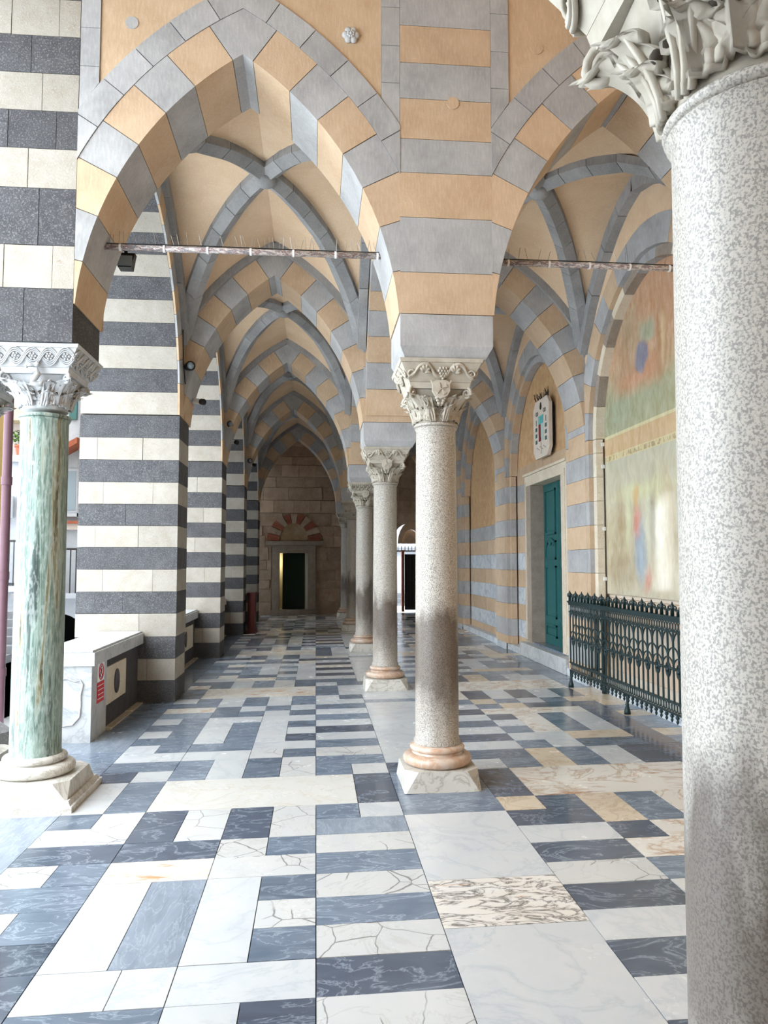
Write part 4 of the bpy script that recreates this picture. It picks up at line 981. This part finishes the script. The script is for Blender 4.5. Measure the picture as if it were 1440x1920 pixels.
def plinth_mesh(m, half=0.27, h=0.14, two=False):
    g = G(); c = 0.055
    if two:
        g.taper((0, 0), (0.36, 0.36), (0.36, 0.36), 0.0, 0.045); g.taper((0, 0), (0.345, 0.345), (0.33, 0.33), 0.045, 0.075); z0, half, h = 0.075, 0.315, 0.18
    else: z0 = 0.0
    lo = [(-half + c, -half), (half - c, -half), (half, -half + c), (half, half - c), (half - c, half), (-half + c, half), (-half, half - c), (-half, -half + c)]
    k = 0.012; hi = [(-half + k, -half + k), (half - k, -half + k), (half - k, -half + k), (half - k, half - k), (half - k, half - k), (-half + k, half - k), (-half + k, half - k), (-half + k, -half + k)]
    hi = [(x * 0.86, y * 0.86) for x, y in hi]; lo = lo if not two else lo
    sq = [(-half, -half), (half, -half), (half, half), (-half, half)]
    v = []; f = []
    # broached block: octagonal foot, wider square shoulder cut back at the corners
    foot = [(-half + 2 * c, -half), (half - 2 * c, -half), (half, -half + 2 * c), (half, half - 2 * c), (half - 2 * c, half), (-half + 2 * c, half), (-half, half - 2 * c), (-half, -half + 2 * c)] if False else lo
    top = [(-half + 1.8 * c, -half + 0.01), (half - 1.8 * c, -half + 0.01), (half - 0.01, -half + 1.8 * c), (half - 0.01, half - 1.8 * c), (half - 1.8 * c, half - 0.01), (-half + 1.8 * c, half - 0.01), (-half + 0.01, half - 1.8 * c), (-half + 0.01, -half + 1.8 * c)]
    foot = [(-half + 0.012, -half), (half - 0.012, -half), (half, -half + 0.012), (half, half - 0.012), (half - 0.012, half), (-half + 0.012, half), (-half, half - 0.012), (-half, -half + 0.012)]
    v = [(x, y, z0) for x, y in foot] + [(x, y, h) for x, y in top]
    f = [tuple(reversed(range(8))), tuple(range(8, 16))] + [(i, (i + 1) % 8, 8 + (i + 1) % 8, 8 + i) for i in range(8)]
    g.add(v, f); return g.mesh('plinth', m)
def tor(R0, r, z, n=8): return [(R0 + r * math.cos(a), z + r * math.sin(a)) for a in [-PI / 2 + PI * i / n for i in range(n + 1)]]
SH = {}
def column(x, y, style, label, shaft_m, r0=0.158, r1=0.147, neck=2.61, two=False, cs=1.0, base_m=MPK, top=3.05):
    zf = fz(x); t = empty('column', (x, y, zf)); tag(t, label, 'column', 'columns of the portico')
    key = (r0, r1, neck, two, shaft_m.name)
    if key not in SH:
        n = neck - 0.0
        pr = [(r0 + 0.012, 0.285), (r0 + 0.012, 0.31), (r0, 0.325)] + [(r0 + (r1 - r0) * q ** 1.5, 0.325 + (n - 0.375) * q) for q in [i / 12 for i in range(1, 13)]] + [(r1 + 0.012, n - 0.03)] + tor(r1 + 0.004, 0.014, n - 0.012, 6) + [(r1, n + 0.004)]
        SH[key] = (plinth_mesh(MPL, two=two), G().lathe([(0.19, 0.137), (0.215, 0.137)] + tor(0.212, 0.038, 0.18) + [(0.2, 0.221), (0.19, 0.221)], 40).mesh('lower_torus', base_m, True, 50),
                   G().lathe([(0.16, 0.219), (0.186, 0.219), (0.178, 0.232)] + tor(0.176, 0.022, 0.258) + [(0.172, 0.283), (0.15, 0.287)], 40).mesh('upper_torus', base_m, True, 50),
                   G().lathe(pr, 48).mesh('shaft', shaft_m, True, 40))
    pm, lt, ut, sh = SH[key]
    ob('plinth', pm, t); a = ob('lower_torus', lt, t, (0, 0, 0.04 if two else 0)); b = ob('upper_torus', ut, t, (0, 0, 0.03 if two else 0)); ob('shaft', sh, t)
    k0 = r0 / 0.158
    if k0 > 1.05:
        for q in (a, b): q.scale = (k0, k0, 1)
    body, slab, imp, subs, vol, holes, orn, front = capital_parts(style)
    cp = ob('capital', body, t, (0, 0, neck + 0.003 - zf)); cp.scale = (cs, cs, (top - neck) / 0.442)
    for me in [slab, imp] + subs + vol + orn + [front, holes]:
        o = ob(me.name.split('.')[0], me, cp)
    return t
XC = 0.887
names = ['big pale granite column close to the camera, its carved capital cut by the frame', 'granite column with a shield on its capital, standing alone before the near arch', 'second granite column in the row, behind the shield column', 'third granite column in the row with stepped key pattern capital', 'fourth granite column in the row, half hidden by the third', 'last granite column of the row against the end wall']
column(0.905, 1.43, 'vine', names[0], GRN, 0.192, 0.182, 2.49, cs=1.22, top=3.04)
for k in range(5):
    column(XC, 5.635 + P * k, 'vine' if k < 2 else 'key', names[k + 1], GRA)
column(-1.93, 5.625, 'interlace', 'green and white streaked marble column at the open corner', CIP, 0.168, 0.160, 2.67, two=True, base_m=MPL, cs=1.03, top=3.085)
column(-2.70, 6.25, 'interlace', 'pale column cut off at the picture edge behind the green column', GRN, 0.15, 0.14, 2.67, two=True, base_m=MPL, top=3.085)

# ---------------------------------------------------------------- tie rods with bird spikes
def rod(x0, x1, z, label, n):
    t = empty('tie_rod', ((x0 + x1) / 2, 5.62, z)); tag(t, label, 'iron rod')
    h = (x1 - x0) / 2
    G().tube([(-h, 0, 0), (h, 0, 0)], 0.022, 10).obj('rod', RUST, t, smooth=True)
    for i in range(7): G().tube([(-h + 0.12 + i * (2 * h - 0.2) / 6, 0, 0), (-h + 0.135 + i * (2 * h - 0.2) / 6, 0, 0)], 0.027, 10).obj('cable_tie', WHITEP, t)
    G().tube([(-h, -0.01, 0.024), (-h * 0.3, -0.012, 0.027), (h * 0.4, -0.01, 0.024), (h, -0.01, 0.026)], 0.004, 5).obj('cable', BLACK, t)
    me = None
    for i in range(n):
        x = -h + 0.05 + (2 * h - 0.1) * i / n; a = R.uniform(-0.7, 0.7)
        if me is None or i % 5 == 0: me = G().tube([(0, 0, 0.02), (0.05 * math.sin(a), R.uniform(-0.03, 0.03), 0.115)], 0.0016, 4).mesh('bird_spike', MAT_SPIKE)
        ob('bird_spike', me, t, (x, 0, 0), (0, R.uniform(-0.3, 0.3), R.uniform(0, 6)))
MAT_SPIKE = flat('spike_wire', (150, 146, 140), 0.4, metal=0.4)
rod(-1.56, 0.52, 3.895, 'flaking iron tie rod with bird spikes across the nearer arch opening', 60)
rod(1.32, 3.43, 3.88, 'dark flaking iron tie rod across the arch before the wall painting', 26)

# ---------------------------------------------------------------- iron railing before the painting
fc = empty('iron_railing', (3.2, 9.52, fz(3.2))); tag(fc, 'dark green cast iron railing with finials and interlaced arches before the painting', 'railing')
def F(name, g, smooth=True): return g.obj(name, IRON, fc, smooth=smooth, angle=40 if smooth else None)
Lf = 3.6; ys = lambda i: -0.108 * i
zo = -fz(3.2)
G().box((-0.03, -Lf, 1.05), (0.03, 0.03, 1.072)).obj('top_rail', IRON, fc); G().box((-0.018, -Lf, 1.02), (0.018, 0.02, 1.05)).obj('top_rail', IRON, fc)
for z in (0.928, 0.297, 0.198): G().box((-0.012, -Lf, z), (0.012, 0.02, z + 0.014)).obj('rail', IRON, fc)
bar_me = {}
def bar(z0, z1, r, nm, y):
    k = (z0, z1, r)
    if k not in bar_me: bar_me[k] = G().lathe([(r, z0), (r, z1)], 8).mesh(nm, IRON, True, 40)
    ob(nm, bar_me[k], fc, (0, y, 0))
fin = G().lathe([(0.017, 1.07), (0.017, 1.135), (0.023, 1.14), (0.014, 1.15), (0.02, 1.165), (0.011, 1.18), (0.001, 1.205)], 10).mesh('finial', IRON, True)
low = G().lathe([(0.014, 1.07), (0.014, 1.115), (0.017, 1.12), (0.006, 1.135)], 10).mesh('finial_post', IRON, True)
def curl(sgn):
    g = G(); p = [(0, sgn * 0.0, 1.12), (0, sgn * 0.018, 1.15), (0, sgn * 0.045, 1.16)]
    for q in range(10): a = PI / 2 - q * 0.62; r = 0.024 * (1 - q / 13); p.append((0, sgn * (0.065 + r * math.cos(a) * 0.9), 1.136 + r * math.sin(a)))
    return g.tube(p, 0.0075, 5).mesh('scroll', IRON, True)
c1, c2 = curl(-1), curl(1)
ringm = G().tube([(0, 0.022 * math.cos(a), 0.9 + 0.08 + 0.036 * math.sin(a)) for a in [2 * PI * i / 14 for i in range(14)]], 0.005, 5, True).mesh('oval_ring', IRON, True)
ringl = G().tube([(0, 0.026 * math.cos(a), 0.257 + 0.036 * math.sin(a)) for a in [2 * PI * i / 14 for i in range(14)]], 0.0055, 5, True).mesh('oval_ring', IRON, True)
drop = G().lathe([(0.012, 0.195), (0.02, 0.175), (0.007, 0.158), (0.014, 0.145), (0.012, 0.135), (0.002, 0.118)], 8).mesh('pendant_drop', IRON, True)
lace = G().tube([(0, 0.022 * math.cos(a), 0.172 + 0.022 * math.sin(a)) for a in [2 * PI * i / 10 for i in range(10)]], 0.006, 4, True).mesh('lace_ring', IRON, True)
arch1 = G().tube([(0, 0.108 * math.cos(a), 0.80 + 0.13 * math.sin(a)) for a in [PI * i / 14 for i in range(15)]] , 0.0085, 5).mesh('hoop', IRON, True)
arch2 = G().tube([(0, 0.108 * math.cos(a), 0.69 + 0.10 * math.sin(a)) for a in [PI * i / 14 for i in range(15)]], 0.0085, 5).mesh('hoop', IRON, True)
arch3 = G().tube([(0, 0.108 * math.cos(a), 0.60 + 0.10 * math.sin(a)) for a in [PI * i / 14 for i in range(15)]], 0.0075, 5).mesh('hoop', IRON, True)
g = G().tube([(0, 0.04 * math.cos(a), 0.585 + 0.062 * math.sin(a)) for a in [2 * PI * i / 16 for i in range(16)]], 0.01, 5, True); g.ball((0, 0, 0.585), 0.024, 8, 6); g.tube([(0, 0, 0.53), (0, 0, 0.645)], 0.008, 5); g.tube([(0, -0.108, 0.60), (0, 0.108, 0.60)], 0.009, 5)
for q in (-1, 1): g.ball((0, q * 0.07, 0.60), 0.014, 6, 5)
round_ = g.mesh('roundel', IRON, True)
nb = int(Lf / 0.108)
for i in range(nb + 1):
    y = ys(i); bar(0.29, 0.95, 0.0105, 'bar', y)
    ob('oval_ring', ringm, fc, (0, y - 0.027, 0)); ob('oval_ring', ringm, fc, (0, y - 0.081, 0)); ob('oval_ring', ringl, fc, (0, y - 0.027, 0)); ob('oval_ring', ringl, fc, (0, y - 0.081, 0))
    ob('pendant_drop', drop, fc, (0, y - 0.054, 0)); 
    if i % 2 == 0:
        ob('finial', fin, fc, (0, y, 0)); ob('scroll', c1, fc, (0, y, 0)); ob('scroll', c2, fc, (0, y, 0)); ob('roundel', round_, fc, (0, y - 0.108, 0)); ob('hoop', arch1, fc, (0, y - 0.108, 0)); ob('hoop', arch3, fc, (0, y - 0.108, 0))
    else: ob('finial_post', low, fc, (0, y, 0)); ob('hoop', arch2, fc, (0, y - 0.108, 0))
for y in (0.0, -1.75, -3.5):
    G().lathe([(0.014, 0.2), (0.014, 0.11), (0.022, 0.10), (0.016, 0.085), (0.032, 0.03), (0.034, 0.0)], 12).obj('foot', IRON, fc, (0, y, 0), smooth=True)
for x in (0.07, 0.14, 0.2): ob('bar', G().lathe([(0.0115, 0.2), (0.0115, 1.07)], 8).mesh('bar', IRON, True), fc, (x, -0.55, 0))
G().box((-0.0, -0.565, 0.28), (0.24, -0.535, 0.3)).obj('rail', IRON, fc); G().box((-0.0, -0.565, 1.04), (0.24, -0.535, 1.07)).obj('rail', IRON, fc); G().box((0.20, -0.58, 0.0), (0.235, -0.52, 1.1)).obj('gate_post', IRON, fc)

# ---------------------------------------------------------------- marble parapets
def parapet(k, label, sign=False):
    y = P * k; zf = fz(-2.2); t = empty('marble_parapet', (-2.24, 8.3 + y, zf)); tag(t, label, 'parapet', 'parapets between the piers')
    y0 = 7.30 if k == 0 else 9.96 - P + 0.0
    def b(name, a, c, m): return G().box((a[0] + 2.24, a[1] - 8.3, a[2] - zf), (c[0] + 2.24, c[1] - 8.3, c[2] - zf)).obj(name, m, t)
    if k == 0:
        b('end_block', (-2.5, 7.31, zf), (-2.03, 7.82, 0.655), PMARB)
        sh_ = G().tube([(p[0] + 2.24 , 7.305 - 8.3, p[1] - zf) for p in ((-2.18, 0.52), (-2.13, 0.53), (-2.105, 0.49), (-2.125, 0.4), (-2.12, 0.32), (-2.13, 0.2), (-2.19, 0.13), (-2.28, 0.12), (-2.38, 0.2), (-2.4, 0.4), (-2.36, 0.52), (-2.25, 0.55))], 0.009, 6, True).obj('carved_outline', PMARB, t, smooth=True)
    s0 = 7.825 if k == 0 else y0
    b('base_slab', (-2.5, s0, zf), (-1.99, PY0 - 0.003, -0.018), MBE)
    b('wall_panel', (-2.46, s0, -0.016), (-2.06, PY0 - 0.003, 0.655), DPAN)
    g = G()
    n = 1 if k == 0 else 2; L = (PY0 - s0)
    for q in range(n):
        a = s0 + L * q / n + 0.04; c = a + (0.78 if k == 0 else L / n - 0.3)
        b('inset_slab', (-2.062, a, 0.20), (-2.042, c, 0.57), DSTONE)
        pm = [((a + c) / 2 - 8.3 + 0.10 * math.cos(2 * PI * i / 24), 0.385 - zf + 0.125 * math.sin(2 * PI * i / 24)) for i in range(24)]
        G().prism(pm, 'X', 2.24 - 2.041, 2.24 - 2.034).obj('porphyry_disc', PORPH, t)
    g = G().box((-2.54 + 2.24, (7.28 if k == 0 else s0) - 8.3, 0.66 - zf), (-2.0 + 2.24, PY0 - 0.003 - 8.3, 0.78 - zf)); g.obj('coping', PMARB, t)
    G().box((-2.52 + 2.24, (7.29 if k == 0 else s0) - 8.3, 0.782 - zf), (-2.02 + 2.24, PY0 - 0.01 - 8.3, 0.80 - zf)).obj('coping_top', PMARB, t)
    return t
parapet(0, 'white marble parapet with a black inlaid panel and red notice beside the nearest pier')
parapet(1, 'marble parapet glimpsed between the first and second striped piers'); parapet(2, 'marble parapet standing between the second and third striped piers'); parapet(3, 'marble parapet between the two farthest striped piers')
ns = empty('notice_sticker', (-2.027, 7.60, 0.42)); tag(ns, 'small white and red no wheelchair notice on the marble parapet end', 'sign')
NX = 0.002
G().box((-NX, -0.115, 0.06), (NX, 0.115, 0.235)).obj('white_sheet', SIGNW, ns)
G().box((-NX, -0.115, -0.135), (NX, 0.115, 0.055)).obj('red_sheet', SIGNR, ns)
G().tube([(NX, 0.072 * math.cos(a), 0.148 + 0.072 * math.sin(a)) for a in [2 * PI * i / 24 for i in range(24)]], 0.007, 5, True).obj('red_circle', SIGNR, ns)
G().tube([(NX, -0.05, 0.2), (NX, 0.05, 0.096)], 0.006, 5).obj('red_slash', SIGNR, ns)
g = G(); g.ball((NX, 0.012, 0.195), 0.012, 8, 5, (0.3, 1, 1)); g.tube([(NX, 0.012, 0.18), (NX, 0.006, 0.14), (NX, -0.03, 0.138), (NX, -0.045, 0.105)], 0.006, 5)
g.tube([(NX, 0.008 + 0.032 * math.cos(a), 0.125 + 0.032 * math.sin(a)) for a in [0.9 + 4.6 * i / 14 for i in range(15)]], 0.004, 5); g.obj('wheelchair_symbol', SIGNK, ns)
g = G()
for r, z in enumerate((0.022, -0.018, -0.06, -0.1)):
    y = 0.095
    while y > -0.085: w = R.uniform(0.014, 0.034); g.box((NX, y - w, z - 0.0045), (NX + 0.001, y, z + 0.0045)); y -= w + 0.01
tag(g.obj('white_lettering', SIGNW, ns), kind='stuff')

# ---------------------------------------------------------------- cameras, lamps, cable, wooden panel
def cctv(x, y, z, label):
    t = empty('security_camera', (x, y, z)); tag(t, label, 'camera', 'white security cameras on the piers')
    G().box((-0.06, -0.05, 0.03), (0.0, 0.05, 0.15)).obj('junction_box', WHITEP, t)
    G().tube([(-0.01, 0, 0.05), (0.03, -0.01, 0.03), (0.06, -0.03, 0.02)], 0.018, 8).obj('bracket', WHITEP, t, smooth=True)
    b = G(); b.tube([(0.05, -0.02, 0.025), (0.15, -0.12, -0.005)], 0.036, 12); b.obj('body', WHITEP, t, smooth=True, angle=40)
    G().tube([(0.15, -0.12, -0.005), (0.185, -0.155, -0.015)], 0.041, 12).obj('lens_hood', BLACK, t, smooth=True, angle=40)
cctv(-1.62, 10.02, 3.66, 'white bullet security camera on the nearest striped pier under the arch')
cctv(-1.62, 14.25, 3.80, 'white bullet security camera on the second striped pier'); cctv(-1.62, 18.3, 3.9, 'white bullet security camera on the third striped pier')
def lamp(x, y, z, label):
    t = empty('spot_lamp', (x, y, z)); tag(t, label, 'lamp', 'black spot lamps on the piers')
    G().lathe([(0.035, -0.03), (0.03, 0.03), (0.012, 0.045)], 12).obj('mount', BLACK, t, smooth=True)
    G().tube([(0, 0, 0), (0.05, -0.05, -0.01)], 0.012, 6).obj('arm', BLACK, t)
    G().tube([(0.02, -0.03, -0.02), (0.07, -0.16, -0.04)], [0.05, 0.06], 12).obj('head', BLACK, t, smooth=True, angle=40); G().ball((0.07, -0.165, -0.04), 0.045, 10, 6).obj('lens', WINGL, t, smooth=True)
lamp(-1.60, 9.55, 4.03, 'black spot lamp high on the nearest pier at the rib springing'); lamp(-1.60, 13.9, 4.1, 'black spot lamp on the second pier at the rib springing'); lamp(-1.60, 18.1, 4.0, 'black spot lamp on the third pier at the rib springing')
def flood(x, y, z, label):
    t = empty('flood_lamp', (x, y, z)); tag(t, label, 'lamp', 'black flood lamps')
    G().taper((0, 0), (0.05, 0.05), (0.075, 0.03), -0.06, 0.06).obj('housing', BLACK, t); G().box((-0.012, -0.012, 0.055), (0.012, 0.012, 0.13)).box((-0.012, -0.112, 0.11), (0.012, 0.0, 0.13)).obj('bracket', BLACK, t); G().box((-0.06, -0.055, -0.05), (0.06, -0.049, 0.03)).obj('glass_front', WINGL, t)
flood(-1.5, 6.06, 3.96, 'small black flood lamp hanging beside the tie rod under the near arch'); flood(-1.60, 10.75, 4.28, 'tiny black flood lamp under the second side arch'); flood(-1.62, 14.95, 4.3, 'tiny black flood lamp under the third side arch')
cb = G().tube([(-1.612, 9.31, 5.0), (-1.612, 9.30, 4.4), (-1.61, 9.34, 4.02), (-1.61, 9.5, 3.8), (-1.608, 9.9, 3.72)], 0.006, 5).obj('cable', BLACK, smooth=True); tag(cb, 'thin black cable running down the arch edge to the nearest security camera', 'cable')
wp = empty('wooden_panel', (-1.40, 18.1, fz(-1.4))); tag(wp, 'red brown wooden stand between the far striped pier and the end wall', 'wooden stand')
G().box((-0.16, -0.03, 0.06), (-0.0, 0.5, 0.88)).obj('board', WOODR, wp); G().box((-0.2, -0.05, 0.0), (0.03, 0.53, 0.06)).obj('base', WOODR, wp); G().box((-0.18, -0.05, 0.88), (0.02, 0.52, 0.93)).obj('cap', WOODR, wp)
for z in (0.15, 0.52): G().box((-0.13, -0.045, z), (-0.03, -0.028, z + 0.3)).obj('raised_panel', WOODR, wp)

sb = empty('stand_base', (2.95, 5.72, fz(2.95))); tag(sb, 'low black round stand base on the pavement, almost hidden by the close granite column', 'stand')
G().lathe([(0.15, 0.0), (0.15, 0.012), (0.13, 0.03), (0.03, 0.045)], 28).obj('disc', BLACK, sb, smooth=True, angle=40); G().lathe([(0.02, 0.04), (0.02, 0.95), (0.03, 0.96), (0.03, 1.0)], 12).obj('post', BLACK, sb, smooth=True, angle=40)
# ---------------------------------------------------------------- outside, west of the arcade
gd = box('ground', (-60, -30, -1.6), (-2.8, 60, -1.4), GROUND); tag(gd, kind='structure')
gd2 = box('ground', (-2.8, YEND + 0.4, -0.3), (40, 60, -0.05), GROUND); tag(gd2, kind='structure')
rt_ = structure('wall_retaining')
zz = -1.4
while zz < -0.05:
    yy = 4.0
    while yy < 7.3:
        w = R.uniform(0.35, 0.7); h = 0.34
        G().ball((-2.93 + R.uniform(-0.05, 0.05), yy + w / 2, zz + h / 2), 0.5, 8, 6, (0.5, w, h * 1.15)).obj('rough_stone', ROCK, rt_); yy += w * 0.92
    zz += 0.31
st = empty('stone_steps', (-6.75, 13.4, -1.4)); tag(st, 'grey stone steps climbing between the houses outside, left of the green column', 'steps')
for i in range(13): G().box((-0.9, i * 0.32, 0), (0.78, 5.9, 0.15 * (i + 1))).obj('step', PIGR, st)
def house(name, x, y, label, group='houses across the steps'):
    t = empty(name, (x, y, -1.4)); tag(t, label, 'building', group); return t
h1 = house('white_house', -5.4, 16.0, 'white rendered house with a tiled canopy and dark archway seen right of the green column')
def hb(t, name, a, b, m): return G().box(a, b).obj(name, m, t)
hb(h1, 'wall', (-0.5, 0, 2.3), (2.5, 3.4, 6.4), BWHITE); hb(h1, 'upper_wall', (-0.5, 0.05, 6.4), (2.5, 3.4, 12), BPINK)
hb(h1, 'lower_wall', (0.8, 0, 0), (2.5, 3.4, 2.3), BWHITE); hb(h1, 'lower_wall', (-0.5, 0, 0), (-0.4, 3.4, 2.3), BWHITE)
ar = [(0.2 + 0.6 * math.cos(PI * i / 12), 1.55 + 0.45 * math.sin(PI * i / 12)) for i in range(13)]
G().prism([(0.8, 2.3), (-0.4, 2.3), (-0.4, 1.55)] + ar[::-1][1:-1] + [(0.8, 1.55)], 'Y', 0, 0.4).obj('arch_head', BWHITE, h1); hb(h1, 'archway_back', (-0.4, 2.5, 0), (0.8, 2.6, 2.3), ASPH); hb(h1, 'archway_floor', (-0.4, 0, 0.7), (0.8, 2.5, 1.15), PIGR)
hb(h1, 'corner_pilaster', (0.62, -0.12, 3.9), (1.6, 0.3, 12), ROCK); hb(h1, 'cornice', (-0.5, -0.14, 3.66), (0.9, 0.1, 3.78), BPINK); hb(h1, 'coping_tiles', (-0.5, -0.2, 3.78), (0.95, 0.1, 3.83), TERRA)
w_ = hb(h1, 'window', (0.32, -0.03, 4.0), (0.62, 0.05, 4.9), BWHITE); G().box((0.36, -0.035, 4.05), (0.56, -0.02, 4.85)).obj('pane', WINGL, w_)
hb(h1, 'window_sill', (0.22, -0.12, 3.92), (0.7, 0.05, 3.99), BWHITE)
G().prism([(0.0, 4.95), (0.7, 5.35), (0.7, 5.47), (0.0, 5.07)], 'Y', -0.5, 0.2).obj('tile_canopy', TERRA, h1)
for zz_ in (5.9, 7.0): hb(h1, 'shutter', (0.4, -0.06, zz_), (0.55, 0.0, zz_ + 0.75), SHUT)
for k in range(9): hb(h1, 'baluster', (-0.2 + k * 0.11, -0.32, 2.4), (-0.18 + k * 0.11, -0.30, 3.25), DARKIRON)
hb(h1, 'balcony_rail', (-0.25, -0.33, 3.25), (0.78, -0.29, 3.29), DARKIRON); hb(h1, 'balcony_slab', (-0.5, -0.4, 2.3), (0.9, 0.1, 2.4), BWHITE)
h2 = house('cream_house', -6.6, 20.0, 'cream and white house with a planted ledge behind the mauve downpipe')
hb(h2, 'wall', (-2.2, 0, 6.6), (1.4, 6, 12), BCREAM); hb(h2, 'lower_wall', (-2.2, -0.2, 2.5), (1.4, 6, 5.5), BWHITE); hb(h2, 'base_wall', (-2.2, 0.0, 0), (1.4, 6, 2.5), BWHITE); hb(h2, 'ledge', (-2.2, -0.35, 5.5), (1.4, 0.2, 5.66), BWHITE); hb(h2, 'recess_wall', (-2.2, 0.6, 5.66), (1.4, 1.0, 6.6), BPINK)
hb(h2, 'air_conditioner', (-1.5, -0.6, 4.1), (-0.9, -0.2, 4.65), WHITEP)
for k in range(14): hb(h2, 'baluster', (-1.7 + k * 0.11, -0.6, 2.45), (-1.68 + k * 0.11, -0.58, 3.5), DARKIRON)
hb(h2, 'balcony_rail', (-1.8, -0.62, 3.5), (0.3, -0.56, 3.55), DARKIRON); hb(h2, 'balcony_slab', (-2.2, -0.7, 2.3), (0.4, 0, 2.43), BWHITE)
h3 = house('yellow_house', -5.5, 11.2, 'ochre house corner at the picture edge beside the mauve downpipe')
hb(h3, 'wall', (-2.6, 0, 1.9), (0.38, 2.2, 11), BYELL); hb(h3, 'string_course', (-2.6, -0.1, 3.9), (0.42, 0.0, 4.05), TERRA); hb(h3, 'wall_foot', (-2.6, 0, 0), (0.36, 2.2, 1.9), BWHITE)
w_ = hb(h3, 'window', (0.05, -0.05, 4.7), (0.3, 0.02, 6.2), BLACK); G().box((0.08, -0.06, 4.75), (0.27, -0.045, 6.15)).obj('pane', WINGL, w_)
po = empty('flower_pot', (-7.36, 19.84, 4.26)); tag(po, 'terracotta pot with bright green plant on the white ledge outside', 'potted plant')
G().lathe([(0.10, 0), (0.14, 0.22), (0.16, 0.22), (0.16, 0.27), (0.12, 0.27)], 16).obj('pot', TERRA, po, smooth=True, angle=40)
g = G()
for i in range(240):
    a = R.uniform(0, 2 * PI); r = R.uniform(0.02, 0.3); z = 0.3 + R.uniform(0, 0.42) * (1.1 - r * 2); s = R.uniform(0.04, 0.07); b = R.uniform(0, 2 * PI)
    c = Vector((r * math.cos(a), r * math.sin(a), z)); u = Vector((math.cos(b), math.sin(b), R.uniform(-0.3, 0.8))) * s; w = Vector((-math.sin(b), math.cos(b), R.uniform(-0.4, 0.4))) * s * 0.6
    g.add([c - u, c + w, c + u, c - w], [(0, 1, 2, 3)])
g.obj('foliage', LEAFG, po)
dp = empty('drain_pipe', (-3.10, 8.0, -1.4)); tag(dp, 'mauve painted metal downpipe standing outside between the two left columns', 'pipe')
for i in range(7): G().lathe([(0.045, 0.02 + i * 0.95), (0.045, 0.97 + i * 0.95)], 16).obj('pipe_length', PIPEM, dp, smooth=True, angle=40); G().lathe([(0.053, i * 0.95 - 0.02), (0.053, i * 0.95 + 0.06)], 16).obj('collar', PIPEM, dp, smooth=True, angle=40)
# beyond the far gate
h4 = house('far_white_house', 3.6, 31.0, 'sunlit white house seen through the far gate opening', 'houses beyond the gate')
hb(h4, 'wall', (-3, 0, 1.2), (3, 4, 9), BWHITE); hb(h4, 'string_course', (-3, -0.2, 3.4), (3, 0, 3.6), PIGR); hb(h4, 'string_course', (-3, -0.2, 4.9), (3, 0, 5.1), PIGR)
for i in range(3): hb(h4, 'step', (-2, -1.6 + i * 0.5, 1.2), (2, 0, 1.42 + i * 0.18), PIGR)
